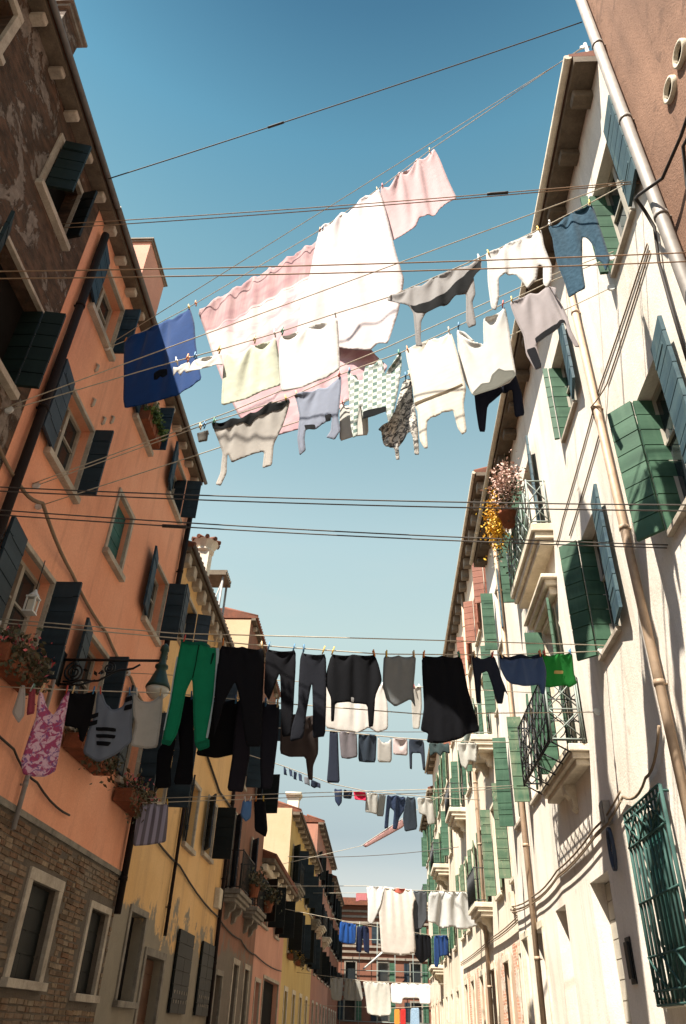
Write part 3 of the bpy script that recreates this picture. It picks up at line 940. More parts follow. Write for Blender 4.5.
def stone(name, hexc, hexd, sc=3.):
    t = NT(name); p = t.pos(); n1 = t.noise(p, sc, 7, .7, .3); n2 = t.noise(p, 45, 4, .7)
    cc = t.mix(t.ramp(n1, [(.35, (0,0,0)), (.72, (1,1,1))]), srgb(hexc), srgb(hexd))
    t.col(t.mix(t.ramp(n2, [(.4, (0,0,0)), (.8, (.4,)*3)]), cc, mul(srgb(hexd), .6))); t.bump(n2, .3, .01)
    return t.done(.85, .25)
def paint(name, hexc, hexw, wear=.66, rough=.55):
    """painted wood or iron with chipped spots"""
    t = NT(name); p = t.pos(); n1 = t.noise(t.mapping(p, (1, 1, .5)), 14, 6, .75, .5); n2 = t.noise(p, 2.2, 4)
    oi = t.n('ShaderNodeObjectInfo')
    n4 = t.noise(t.mapping(p, (.25, .25, 4.2)), 1.6, 2, .4)
    base = t.mix(t.ramp(n2, [(.3, (0,0,0)), (.75, (1,1,1))]), srgb(hexc), mul(srgb(hexc), .62))
    base = t.mix(t.ramp(n4, [(.35, (0,0,0)), (.7, (.8,)*3)]), base, t.mix(.22, mul(srgb(hexc), 1.25), srgb(hexw)))
    fade = t.noise(t.mapping(p, (3, 3, .7)), 2.4, 5, .6)
    base = t.mix(t.ramp(fade, [(.5, (0,0,0)), (.85, (.4,)*3)]), base, srgb(hexw))
    base = t.mix(oi.outputs['Random'], base, t.mix(.15, base, mul(srgb(hexw), .8)))
    cc = t.mix(t.ramp(n1, [(wear, (0,0,0)), (wear+.05, (.8,)*3)]), base, srgb(hexw))
    t.col(cc); t.bump(t.noise(t.mapping(p, (1, 1, 6)), 16, 4), .2, .006)
    return t.done(max(rough, .6), .22)
def plain(name, hexc, rough=.6, metal=0, spec=.4, var=.35):
    t = NT(name); n1 = t.noise(t.pos(), 7, 6, .65)
    t.col(t.mix(t.ramp(n1, [(.3, (0,0,0)), (.75, (1,1,1))]), srgb(hexc), mul(srgb(hexc), 1-var)))
    t.p.inputs['Metallic'].default_value = metal
    return t.done(rough, spec)
def glass_pane(name):
    t = NT(name); t.col((.018, .022, .024, 1)); return t.done(.06, .5)

M = {}
M['orange'] = stucco('orange_plaster', 'e6a584', 'd99270', '9c6a54', .68, .50)
M['old_brick'] = bricks('weathered_brick', '5a4436', '45382d', '4a4138', plaster='877b70', cover=.53)
def loose_brick():
    t = NT('ground_floor_brick'); p = t.pos(); rnd_ = t.n('ShaderNodeNewGeometry').outputs['Random Per Island']
    cc = t.ramp(rnd_, [(.0, srgb('6a4f3c')), (.25, srgb('84705c')), (.5, srgb('7a5a44')), (.7, srgb('96846e')), (.85, srgb('5c4a3a')), (1., srgb('a08a70'))])
    n1 = t.noise(p, 14, 6, .7); n2 = t.noise(p, .9, 6, .65, .4); n3 = t.noise(p, 70, 3)
    cc = t.mix(t.ramp(n1, [(.35, (0,0,0)), (.75, (.8,)*3)]), cc, srgb('4c3e31'))
    cc = t.mix(t.ramp(n2, [(.52, (0,0,0)), (.66, (.75,)*3)]), cc, srgb('7d7568'))
    cc = t.mix(t.ramp(t.noise(p, 2.2, 5), [(.55, (0,0,0)), (.75, (.6,)*3)]), cc, srgb('3f352b'))
    t.col(cc); t.bump(t.math('ADD', n1, t.math('MULTIPLY', n3, .5)), .6, .012); return t.done(.92, .15)
M['base_brick'] = loose_brick()
M['mortar'] = stucco('old_mortar', '6a6055', '554c42', '3a332b', .6, .5, .8)
M['yellow'] = stucco('yellow_plaster', 'dab27c', 'cca168', '94795a', .64, .50, low='948c7c', lowz=3.2)
M['brown'] = stucco('brown_plaster', '8e6250', '7a5a48', '54463d', .60, .48, low='7d7367', lowz=3.4)
M['pink'] = stucco('pink_plaster', 'cf9a84', 'bb8672', '84685c', .68, .55)
M['ochre'] = stucco('ochre_plaster', 'c8ad70', 'b89c62', '84755a', .66, .54)
M['rose'] = stucco('rose_plaster', 'a8755f', '96695a', '64524a', .64, .52)
M['cream'] = stucco('cream_plaster', 'dfd6ca', 'cec3b4', '968a7a', .64, .48, .45)
M['cream_far'] = stucco('far_cream_plaster', 'dacebc', 'cbbba5', '988470', .64, .52, .25, low='c2a48a', lowz=3.2)
M['stone_far'] = stucco('pale_plaster', 'd5c6b2', 'c6b49d', '8f8072', .62, .50)
M['side'] = stucco('side_wall_plaster', 'bfa98a', 'b39c7c', '8f7c64', .66, .55)
M['terracotta_wall'] = stucco('pinkish_plaster', '98735c', '805f4b', '553e30', .56, .36, .7)
M['end_wall'] = stucco('red_plaster', '7c5242', '6e4838', '54392e', .66, .55)
M['white_wall'] = stucco('white_plaster', 'dfd6c6', 'cfc4b2', 'a09482', .66, .54)
M['stone'] = stone('white_stone', 'b9ad9c', '857a6c')
M['pale_stone'] = stone('pale_stone', 'd6cab4', 'a99b86')
M['dark_stone'] = stone('grey_stone', '8d8578', '57514a')
M['green'] = paint('green_shutter_paint', '2a4936', '607a64', .70)
M['peeled'] = paint('peeling_green_paint', '3f6049', '9c9078', .61)
M['blue_green'] = paint('blue_green_paint', '162b3a', '3a4f5a', .72)
M['blue_paint'] = paint('faded_blue_paint', '263f4c', '6f8074', .66)
M['dark_shutter'] = paint('dark_shutter_paint', '1a252c', '343f46', .74)
M['dark_green'] = paint('dark_green_paint', '0b1713', '1c2a24', .74)
M['black_green'] = paint('black_green_paint', '070b0a', '141a17', .76)
M['grey_shutter'] = paint('slate_grey_paint', '262e38', '4a535a', .70)
M['red_shutter'] = paint('red_shutter_paint', '74402f', '96705a', .66)
M['band'] = stone('weathered_band', '8d8275', '6b6157')
M['teal'] = paint('teal_paint', '1f4d48', '4a746a', .72)
M['wood'] = paint('brown_wood', '4a3020', '6d4c34', .66)
M['sash'] = paint('pale_sash_paint', 'a9a294', '6f675c', .68)
M['glass'] = glass_pane('window_glass')
M['dark_in'] = plain('dark_interior', '1a1714', .95, 0, .1)
M['iron'] = plain('wrought_iron', '17191a', .5, .3)
M['green_iron'] = plain('green_iron', '1d3a32', .5, .2)
M['grey_iron'] = plain('grey_iron', '7b847d', .6, .1)
M['grate'] = plain('green_window_grate', '34504a', .8, 0, .2)
M['zinc'] = plain('zinc_pipe', '857d75', .6, .15, .3)
M['lead'] = plain('old_gutter_metal', '6e6862', .6, .2)
M['tan_pipe'] = plain('painted_pipe', 'a58d75', .6, .1)
M['dark_pipe'] = plain('dark_copper_pipe', '1f1512', .8, 0, .2)
M['white_pipe'] = plain('pale_conduit', '8f8a86', .5)
M['cable'] = plain('cable_rubber', '2e2722', .75)
M['wall_cable'] = plain('painted_wall_cable', '7d6a55', .8)
M['wire'] = plain('steel_wire', '4d4640', .7)
M['tan_wire'] = plain('tan_wire', '9a7d62', .8)
M['rope'] = plain('washing_rope', 'b8ac98', .9)
M['tile'] = stone('roof_tile', '74432f', '4c3226', 5.)
M['soffit'] = stone('eave_boards', '6f6252', '4c4238', 4.)
M['white_metal'] = plain('white_metal', 'c9c9c4', .4)
M['lamp_glass'] = plain('frosted_lamp_glass', 'b9b4a6', .25, 0, .5, .1)
M['pot'] = stone('clay_pot', '8a4f34', '5c3826', 6.)
M['soil'] = plain('soil', '2a2018', .95)
M['hose'] = plain('blue_hose', '2c3648', .5)
M['paving'] = bricks('street_paving', 'a09a92', '8a857d', '5c5852', sc=.25)

def leafy(name, a, b, sat=1.):
    t = NT(name); oi = t.n('ShaderNodeTexNoise'); t.l(t.pos(), oi.inputs['Vector']); oi.inputs['Scale'].default_value = 9
    t.col(t.mix(t.ramp(oi.outputs['Fac'], [(.35, (0,0,0)), (.65, (1,1,1))]), srgb(a), srgb(b)))
    return t.done(.6, .3)
M['leaf'] = leafy('plant_leaves', '2f4a22', '5b6b35')
M['dry_leaf'] = leafy('dusky_leaves', '3a3f2a', '5a4a34')
M['yellow_bloom'] = leafy('yellow_blooms', 'd6a520', 'b8892a')
M['pink_bloom'] = leafy('dry_pink_blooms', 'c9a99a', 'a88474')
M['red_bloom'] = leafy('red_blooms', 'a83a3a', 'c46a70')

CLOTH = {}
def cloth_mat(spec):
    if spec in CLOTH: return CLOTH[spec]
    kind, _, hx = spec.partition(':')
    t = NT('cloth_' + spec.replace(':', '_'))
    uv = t.n('ShaderNodeUVMap').outputs[0]
    w = t.noise(uv, 7, 5, .6)
    light = .0
    if hx:
        c = srgb(hx); lum = sum(c[:3])/3; c = mul(c, (1-.27*min(1, lum/.6)) if lum > .03 else .6)
        cc = t.mix(t.ramp(w, [(.3, (0,0,0)), (.75, (1,1,1))]), c, mul(c, .86))
        light = .25 if lum > .35 else .16 if lum > .03 else .05
    wr = t.math('ABSOLUTE', t.math('SUBTRACT', t.noise(t.mapping(uv, (1, .55, 1)), 9, 3, .5, 1.1), .5))
    wr2 = t.math('ABSOLUTE', t.math('SUBTRACT', t.noise(t.mapping(uv, (1, .8, 1)), 24, 3, .5, .8), .5))
    h = t.math('ADD', t.math('MULTIPLY', wr, -1.6), t.math('ADD', t.math('MULTIPLY', wr2, -.5), t.math('MULTIPLY', t.noise(uv, 150, 2), .02 if kind != 'terry' else .2)))
    if kind == 'terry':
        cc = t.mix(t.ramp(t.noise(uv, 9, 4), [(.4, (0,0,0)), (.6, (1,1,1))]), c, mul(c, .86))
    if kind == 'knit':
        wv = t.n('ShaderNodeTexWave'); t.l(uv, wv.inputs['Vector']); wv.bands_direction = 'Y'
        wv.inputs['Scale'].default_value = 4.5; wv.inputs['Distortion'].default_value = 1.2
        cc = t.mix(t.ramp(wv.outputs['Fac'], [(.55, (0,0,0)), (.9, (.12,)*3)]), cc, mul(c, .6))
    if kind == 'denim':
        cc = t.mix(t.ramp(t.noise(uv, 22, 5), [(.35, (0,0,0)), (.7, (1,1,1))]), cc, tuple(min(1, x*1.5+.02) for x in c[:3])+(1,))
    if kind == 'check':
        ck = t.n('ShaderNodeTexChecker'); t.l(uv, ck.inputs['Vector']); ck.inputs['Scale'].default_value = 19
        ck.inputs['Color1'].default_value = srgb('d8d8cf'); ck.inputs['Color2'].default_value = srgb('3b5850')
        ck2 = t.n('ShaderNodeTexChecker'); t.l(t.mapping(uv, (1, .001, 1)), ck2.inputs['Vector']); ck2.inputs['Scale'].default_value = 19
        ck2.inputs['Color1'].default_value = srgb('d8d8cf'); ck2.inputs['Color2'].default_value = srgb('8ba096')
        cc = t.mix(.4, ck.outputs[0], ck2.outputs[0]); light = .15
    if kind == 'stripes':
        wv = t.n('ShaderNodeTexWave'); t.l(uv, wv.inputs['Vector']); wv.bands_direction = 'X'; wv.inputs['Scale'].default_value = 3.0
        cc = t.mix(t.ramp(wv.outputs['Fac'], [(.45, (0,0,0)), (.6, (1,1,1))]), srgb('8f8896'), srgb('665f66')); light = .1
    if kind == 'floral':
        v1 = t.noise(uv, 13, 2, .5, 1.2); v2 = t.noise(t.mapping(uv, (1.1, .9, 1)), 17, 2, .5, 2.0)
        cc = t.mix(t.ramp(v1, [(.46, (0,0,0)), (.54, (1,1,1))]), srgb('d3aebb'), srgb('a34a6c'))
        cc = t.mix(t.ramp(v2, [(.56, (0,0,0)), (.62, (1,1,1))]), cc, srgb('86618e')); light = .1
    if kind == 'marble':
        v1 = t.noise(uv, 16, 4, .6, 1.5)
        cc = t.mix(t.ramp(v1, [(.42, (0,0,0)), (.56, (1,1,1))]), srgb('d2cbc0'), srgb('4c4a48')); light = .15
    if kind == 'tiedye':
        sp = t.n('ShaderNodeSeparateXYZ'); t.l(uv, sp.inputs[0])
        v1 = t.noise(t.mapping(uv, (1.0, 1.6, 1)), 2.4, 4, .55, .6)
        fine = t.ramp(t.noise(t.mapping(uv, (26, 2.0, 1)), 1.0, 4), [(.4, (0,0,0)), (.65, (.7,)*3)])
        top = t.mix(fine, srgb('c9a8a6'), srgb('b38f92')); top = t.mix(t.ramp(v1, [(.45, (0,0,0)), (.62, (.7,)*3)]), top, srgb('b0868a'))
        mid = t.mix(t.ramp(v1, [(.50, (0,0,0)), (.64, (1,1,1))]), srgb('dccfcb'), srgb('cfaaae'))
        low = t.mix(t.ramp(v1, [(.40, (0,0,0)), (.60, (1,1,1))]), srgb('d3b8ba'), srgb('c49da2'))
        vv = t.math('ADD', sp.outputs[1], t.math('MULTIPLY', v1, .12))
        cc = t.mix(t.ramp(vv, [(.80, (0,0,0)), (.82, (1,1,1))]), top, mid)
        line = t.n('ShaderNodeMapRange'); t.l(vv, line.inputs[0]); line.inputs[1].default_value = 1.58; line.inputs[2].default_value = 1.75
        cc = t.mix(line.outputs[0], cc, low)
        edge = t.math('MULTIPLY', t.math('GREATER_THAN', vv, .86), t.math('LESS_THAN', vv, .872)); cc = t.mix(edge, cc, srgb('8c7470'))
        light = .35
    hm = t.n('ShaderNodeAttribute'); hm.attribute_name = 'hem'
    cc = t.mix(t.ramp(hm.outputs['Fac'], [(.0, (.16,)*3), (.016, (.16,)*3), (.0185, (.5,)*3), (.022, (0,0,0))]), cc, mul(srgb('6a6058'), .7) if light > .2 else (0, 0, 0, 1))
    t.col(cc); t.bump(h, .20 if light < .2 else .13, .014)
    t.p.inputs['Sheen Weight'].default_value = .12 if light > .1 else 0.; t.p.inputs['Roughness'].default_value = .92; t.p.inputs['Specular IOR Level'].default_value = .12
    if light:
        tr = t.n('ShaderNodeBsdfTranslucent'); t.l(cc, tr.inputs[0]) if hasattr(cc, 'links') else None
        mx = t.n('ShaderNodeMixShader'); mx.inputs[0].default_value = light
        t.l(t.p.outputs[0], mx.inputs[1]); t.l(tr.outputs[0], mx.inputs[2]); t.l(mx.outputs[0], t.out.inputs[0])
    CLOTH[spec] = t.m
    return t.m

# ------------------------------------------------------------------ buildings
def facade(mb, xw, out, y0, y1, z0, z1, holes, depth=.24):
    ys = sorted({y0, y1, *[min(max(v, y0), y1) for h in holes for v in h[:2]]})
    zs = sorted({z0, z1, *[min(max(v, z0), z1) for h in holes for v in h[2:4]]})
    for a, b in zip(ys, ys[1:]):
        for c, d in zip(zs, zs[1:]):
            ym, zm = (a+b)/2, (c+d)/2
            if any(h[0] < ym < h[1] and h[2] < zm < h[3] for h in holes): continue
            mb.quad((xw,a,c), (xw,b,c), (xw,b,d), (xw,a,d), (out,0,0))
    xi = xw - out*depth
    for h in holes:
        a, b, c, d = h[:4]
        if b <= y0 or a >= y1 or d <= z0 or c >= z1: continue
        mb.quad((xw,a,c), (xi,a,c), (xi,a,d), (xw,a,d), (0,1,0))
        mb.quad((xw,b,c), (xi,b,c), (xi,b,d), (xw,b,d), (0,-1,0))
        if d < z1: mb.quad((xw,a,d), (xi,a,d), (xi,b,d), (xw,b,d), (0,0,-1))
        if c > z0: mb.quad((xw,a,c), (xi,a,c), (xi,b,c), (xw,b,c), (0,0,1))
def body(mb, xw, out, y0, y1, z0, z1, deep=8.):
    xb = xw - out*deep
    mb.quad((xw,y0,z0), (xb,y0,z0), (xb,y0,z1), (xw,y0,z1), (0,-1,0))
    mb.quad((xw,y1,z0), (xb,y1,z0), (xb,y1,z1), (xw,y1,z1), (0,1,0))
    mb.quad((xb,y0,z0), (xb,y1,z0), (xb,y1,z1), (xb,y0,z1), (-out,0,0))
    mb.quad((xw,y0,z1), (xw,y1,z1), (xb,y1,z1), (xb,y0,z1), (0,0,1))

class Building:
    def __init__(s, name, label, side, y0, y1, top, mat, x=None, deep=8., group='houses along the street', base=None):
        s.out = 1 if side == 'L' else -1
        s.x = x if x is not None else (XL if side == 'L' else XR)
        s.y0, s.y1, s.top, s.mat, s.deep, s.base = y0+.003, y1-.003, top, mat, deep, base
        s.e = empty(name, (s.x - s.out*2, (y0+y1)/2, 0), label, 'house', group)
        s.holes = []
    def hole(s, y0, y1, z0, z1): s.holes.append((y0, y1, z0, z1))
    def finish(s):
        z0 = 0
        if s.base:
            zb, mb_mat = s.base
            mb = MB(); facade(mb, s.x, s.out, s.y0, s.y1, 0, zb, s.holes); body(mb, s.x, s.out, s.y0, s.y1, 0, zb-.002, s.deep)
            gw = mb.build('ground_floor_wall', M['mortar'], s.e)
            me = gw.data; off = LOC[s.e.name]; rb = random.Random(3); V = []; F = []
            hz = .068; z = .04; row = 0
            blocks = [(h[0]-.17, h[1]+.17, h[2]-.15, h[3]+.17) for h in s.holes if h[2] < zb]
            while z < zb-.12:
                y = s.y0+.02 - (row % 2)*.11; h_ = hz*rb.uniform(.78, .9)
                while y < s.y1-.02:
                    L = rb.choice((.21, .21, .22, .20, .12, .26)); ya, yb = max(y, s.y0+.01), min(y+L-rb.uniform(.010, .022), s.y1-.01); y += L
                    if yb-ya < .04 or any(yb > q[0] and ya < q[1] and z+h_ > q[2] and z < q[3] for q in blocks): continue
                    if rb.random() < .03: continue
                    pr = rb.uniform(.004, .022)*s.out; dz = rb.uniform(-.006, .006); tl = rb.uniform(-.004, .004); n = len(V); e_ = .006
                    x0 = s.x-.004*s.out; x1 = s.x+pr
                    V += [(x0,ya,z+dz-tl), (x0,yb,z+dz+tl), (x0,yb,z+dz+h_+tl), (x0,ya,z+dz+h_-tl), (x1+tl,ya+e_,z+dz+e_-tl), (x1-tl,yb-e_,z+dz+e_+tl), (x1-tl,yb-e_,z+dz+h_-e_+tl), (x1+tl,ya+e_,z+dz+h_-e_-tl)]
                    q = [(4,5,6,7), (0,1,5,4), (1,2,6,5), (2,3,7,6), (3,0,4,7)]
                    if s.out < 0: q = [tuple(reversed(k)) for k in q]
                    F += [tuple(n+i for i in k) for k in q]
                z += hz; row += 1
            me2 = bpy.data.meshes.new('ground_floor_wall'); v0 = [tuple(v.co) for v in me.vertices]; f0 = [tuple(p.vertices) for p in me.polygons]
            me2.from_pydata(v0 + [tuple(Vector(v)-off) for v in V], [], f0 + [tuple(len(v0)+i for i in f) for f in F])
            me2.materials.append(M['mortar']); me2.materials.append(mb_mat)
            me2.polygons.foreach_set('material_index', [0]*len(f0)+[1]*len(F)); gw.data = me2
            z0 = zb
            m2 = MB().box(s.x-s.out*.02, s.x+s.out*.035, s.y0, s.y1, zb-.07, zb+.0)
            m2.build('string_course', M['dark_stone'], s.e)
        mb = MB(); facade(mb, s.x, s.out, s.y0, s.y1, z0, s.top, s.holes); body(mb, s.x, s.out, s.y0, s.y1, z0, s.top, s.deep)
        mb.build('wall', s.mat, s.e)
        return s.e
    def eave(s, o=.32, th=.10, step=.75, gutter=True, bmat='stone', bw=.16, bh=.14, ridge=1.1, rmat='tile', tiles=True):
        x, out, z = s.x, s.out, s.top
        MB().box(x+out*.002, x+out*o, s.y0, s.y1, z-.03, z+th).build('eave_slab', M['soffit'], s.e)
        n = max(2, int((s.y1-s.y0)/step)); proto = None
        for i in range(n):
            yc = s.y0 + (i+.5)*(s.y1-s.y0)/n + random.uniform(-.04, .04)
            MB().box(x-out*.02, x+out*(o*.86), yc-bw/2, yc+bw/2, z-.03-bh*random.uniform(.85,1.1), z-.031).build('bracket', M[bmat], s.e, bevel=.02)
        xo = x+out*(o+.05); xr = x-out*3.6; xb = x-out*(s.deep+.1)
        rf = MB().prism([(xo, z+th+.003), (xo, z+th+.07), (xr, z+th+.05+ridge), (xb, z+th+.2), (xb, z+th+.003)], s.y0-.001, s.y1+.001)
        # round tile ends along the eave
        for k in range(int((s.y1-s.y0)/.2) if tiles else 0):
            yk = s.y0+.1+k*.2
            rf.tube([(xo-out*.01, yk, z+th+.09), (xo-out*1.2, yk, z+th+.10+1.2*ridge/3.7)], .07, 6)
        s.roof = rf.build('roof', M[rmat], s.e)
        if gutter:
            MB().tube([(x+out*(o+.07), s.y0, z+th-.01), (x+out*(o+.07), s.y1, z+th-.03)], .042 if s.out > 0 else .055, 10).build('gutter', M['lead'] if s.out > 0 else M['pale_stone'], s.e)
    def pipe(s, y, z0, z1, r, mat, off=None, name='downpipe'):
        x = s.x + s.out*((off or .03)+r)
        mb = MB().tube([(x, y, z0), (x, y, (z0+z1)/2), (x, y, z1)], r, 12)
        z = z0+.5
        while z < z1:
            mb.tube([(x, y, z-.03), (x, y, z+.03)], r*1.14, 12); z += 1.9
            mb.box(s.x-s.out*.01, x, y-.012, y+.012, z-1.92, z-1.9)
        return mb.build(name, M[mat], s.e)

def leaf_geo(mb, p, d, w, z0, z1, th=.04):
    """one shutter panel of horizontal boards: p hinge point (x,y), d direction (x,y)"""
    d = Vector((d[0], d[1], 0)).normalized(); nrm = Vector((-d.y, d.x, 0))
    n = max(3, round((z1-z0)/.23)); hp = (z1-z0)/n; P = Vector((p[0], p[1], 0))
    mb.obox(P - nrm*.008 + d*.004 + Vector((0,0,z0+.004)), d*(w-.008), nrm*.016, Vector((0,0,z1-z0-.008)))
    for i in range(n):
        g = .007; j = random.uniform(-.002, .002)
        mb.obox(P - nrm*(th/2+j) + Vector((0,0,z0+i*hp+g)), d*w, nrm*(th), Vector((0,0,hp-2*g)))
def window(b, y0, y1, z0, z1, leaves=(), fr=.10, kind='glass', frame='stone', leafmat='green', depth=.2, sill=True, hood=False, arch=False, name='window'):
    b.hole(y0, y1, z0, z1)
    x, o = b.x, b.out
    mb = MB(); pr, inn = x+o*.03, x-o*.03
    if fr:
        f = fr
        mb.box(inn, pr, y0-f, y0+.002, z0, z1); mb.box(inn, pr, y1-.002, y1+f, z0, z1)
        mb.box(inn, pr+o*.004, y0-f, y1+f, z1-.002, z1+f)
        if sill: mb.box(inn, x+o*.09, y0-f-.03, y1+f+.03, z0-.09, z0+.002)
        else: mb.box(inn, pr, y0-f, y1+f, max(0.002, z0-.03), z0+.002)
        if hood: mb.box(inn, x+o*.14, y0-f-.06, y1+f+.06, z1+f, z1+f+.07)
    else:
        mb.box(inn-o*.1, x+o*.06, y0+.004, y1-.004, z0-.05, z0+.012)
    w = mb.build(name, M[frame], b.e, bevel=.006)
    xd = x-o*depth
    if kind in ('glass', 'dark'):
        MB().box(xd, xd-o*.02, y0-.02, y1+.02, z0-.02, z1+.02).build('pane', M['glass' if kind == 'glass' else 'dark_in'], w)
        if kind == 'glass':
            s = MB(); xs = xd+o*.045; t = .05
            s.box(xd+o*.002, xs, y0+.001, y0+t, z0, z1); s.box(xd+o*.002, xs, y1-t, y1-.001, z0, z1)
            s.box(xd+o*.002, xs, y0+t, y1-t, z1-t, z1-.001); s.box(xd+o*.002, xs, y0+t, y1-t, z0+.001, z0+t)
            ym = (y0+y1)/2; s.box(xd+o*.002, xs+o*.008, ym-.035, ym+.035, z0+t, z1-t)
            zm = z0+(z1-z0)*.62; s.box(xd+o*.002, xs-o*.01, y0+t, ym-.035, zm-.014, zm+.014); s.box(xd+o*.002, xs-o*.01, ym+.035, y1-t, zm-.014, zm+.014)
            s.build('sash', M['sash'], w)
    elif kind == 'shut':
        m = MB(); ym = (y0+y1)/2
        leaf_geo(m, (x-o*.12, y0+.01), (0,1), ym-y0-.012, z0+.02, z1-.01); leaf_geo(m, (x-o*.12, ym+.004), (0,1), y1-ym-.014, z0+.02, z1-.01)
        m.build('closed_shutter', M[leafmat], w)
        MB().box(xd, xd-o*.02, y0-.02, y1+.02, z0-.02, z1+.02).build('backing', M['dark_in'], w)
    elif kind == 'door':
        m = MB(); leaf_geo(m, (xd, y0+.01), (0,1), y1-y0-.02, z0+.01, z1-.01, .05); m.build('door_leaf', M[leafmat], w)
    for lf in leaves:
        near = lf[0] == 'near'; sg = 1 if near else -1; yj = y0 if near else y1
        m = MB(); zz0, zz1 = z0+.02, z1+(.03 if fr else .0)
        jit = random.uniform(-4, 4)
        def dirv(th):
            th = min(th+jit, 173.5)
            return (math.sin(R(th))*o, math.cos(R(th))*sg)
        if lf[1] == 's':
            dv = dirv(lf[2]); leaf_geo(m, (x+o*.055, yj), dv, lf[3], zz0, zz1)
            d3 = Vector((dv[0], dv[1], 0)).normalized(); n3 = Vector((-d3.y, d3.x, 0))
            for zz in (zz0+.18*(zz1-zz0), zz0+.82*(zz1-zz0)):
                for sd in (-1, 1): m.obox(Vector((x+o*.055, yj, zz)) + n3*(sd*.0205) , d3*lf[3]*.8, n3*(sd*.006), Vector((0,0,.035)))
        else:
            wa, wb, th = lf[2], lf[3], lf[4]
            leaf_geo(m, (x-o*(wa-.05), yj+sg*.03), (o, 0), wa, zz0, z1-.015)
            leaf_geo(m, (x+o*.075, yj+sg*.035), dirv(th), wb, zz0, z1-.015)
        m.build('shutter', M[lf[-1] if isinstance(lf[-1], str) else leafmat], w)
    return w

def railing(mb, x, out, d, y0, y1, z0, z1, style, r=.011):
    """three sides of a balcony rail"""
    xo = x+out*d
    for z in (z0+.05, z1):
        mb.tube([(x, y0, z), (xo, y0, z)], r*1.3, 6); mb.tube([(xo, y0, z), (xo, y1, z)], r*1.3, 6); mb.tube([(xo, y1, z), (x, y1, z)], r*1.3, 6)
    for (px, py) in ((x+out*.03, y0), (xo, y0), (xo, y1), (x+out*.03, y1)): mb.tube([(px, py, z0), (px, py, z1+.03)], r*1.5, 6)
    zm = (z0+z1)/2
    segs = [((x, y0), (xo, y0), 1), ((xo, y0), (xo, y1), max(2, round((y1-y0)/max(.3, d)))), ((xo, y1), (x, y1), 1)]
    for (a, b, n) in segs:
        for i in range(n):
            p = (a[0]+(b[0]-a[0])*i/n, a[1]+(b[1]-a[1])*i/n); q = (a[0]+(b[0]-a[0])*(i+1)/n, a[1]+(b[1]-a[1])*(i+1)/n)
            def P(u, z): return (p[0]+(q[0]-p[0])*u, p[1]+(q[1]-p[1])*u, z)
            if style == 'x':
                mb.tube([P(0, zm), P(1, zm)], r, 6)
                for (za, zb) in ((z0+.05, zm), (zm, z1)):
                    mb.tube([P(0, za), P(1, zb)], r*.9, 6); mb.tube([P(1, za), P(0, zb)], r*.9, 6)
                mb.tube([P(1, z0), P(1, z1)], r, 6)
            elif style == 'bars':
                k = max(2, round(math.dist(p, q)/.11))
                for j in range(k): mb.tube([P(j/k, z0+.05), P(j/k, z1)], r*.7, 5)
            else:
                k = 2
                for j in range(k):
                    for ph in (0, 1):
                        pts = []
                        for t in range(13):
                            u = t/12; z = z0+.05+(z1-z0-.05)*u
                            pts.append(P((j+.5+.48*math.sin(2*math.pi*u*1.5+math.pi*ph))/k, z))
                        mb.tube(pts, r*.8, 5)
                    mb.tube([P(j/k, z0), P(j/k, z1)], r*.8, 5)
                for f in (.33, .66): mb.tube([P(0, z0+(z1-z0)*f), P(1, z0+(z1-z0)*f)], r*.8, 5)
def balcony(b, y0, y1, zf, d, th=.3, rail=.95, style='bars', iron='iron', smat='pale_stone', extra=0., consoles=2):
    x, o = b.x, b.out
    mb = MB()
    mb.box(x-o*.02, x+o*d, y0, y1, zf-th*.38, zf)
    mb.box(x-o*.021, x+o*d*.86, y0+.04, y1-.04, zf-th*.7, zf-th*.38-.001)
    mb.box(x-o*.022, x+o*d*.68, y0+.08, y1-.08, zf-th, zf-th*.7-.001)
    sl = mb.build('balcony', M[smat], b.e, bevel=.015)
    for i in range(consoles):
        yc = y0 + (i+.5)*(y1-y0)/consoles
        prof = [(x-o*.02, zf-th-.001), (x+o*d*.6, zf-th-.001), (x+o*d*.55, zf-th-.13), (x+o*d*.3, zf-th-.2), (x+o*d*.22, zf-th-.33), (x-o*.02, zf-th-.4)]
        MB().prism(prof, yc-.09, yc+.09).build('console', M[smat], sl)
    m = MB(); railing(m, x+o*.01, o, d+extra-.03, y0+.03, y1-.03, zf+.002, zf+rail, style)
    if extra:
        xo = x+o*(d+extra-.03)
        for i in range(5):
            yy = y0+.03+(y1-y0-.06)*i/4; m.tube([(x+o*d*.9, yy, zf-.12), (xo, yy, zf+.03)], .012, 6)
        m.tube([(x+o*d, y0+.03, zf-.1), (x+o*d, y1-.03, zf-.1)], .012, 6); m.tube([(xo, y0+.03, zf+.03), (xo, y1-.03, zf+.03)], .014, 6)
    m.build('railing', M[iron], sl)
    if style == 'scroll':
        m = MB(); railing(m, x+o*.04, o, d+extra-.09, y0+.0, y0+.001, zf+.004, zf+rail, 'x'); m.build('side_railing', M['grey_iron'], sl)
    return sl
def foliage(mb, c, ext, n, size, seed):
    rnd = random.Random(seed)
    for _ in range(n):
        u = Vector((rnd.gauss(0, .42), rnd.gauss(0, .42), rnd.gauss(0, .42)))
        p = Vector(c) + Vector((u.x*ext[0], u.y*ext[1], u.z*ext[2]))
        a = Vector((rnd.uniform(-1,1), rnd.uniform(-1,1), rnd.uniform(-1,1))).normalized()
        b = a.cross(Vector((rnd.uniform(-1,1), rnd.uniform(-1,1), rnd.uniform(-1,1)))).normalized()
        s = size*rnd.uniform(.5, 1.3)
        mb.add([p, p+a*s*.5+b*s*.28, p+a*s+b.cross(a)*s*.12, p+a*s*.5-b*s*.28], [(0,1,2,3)])
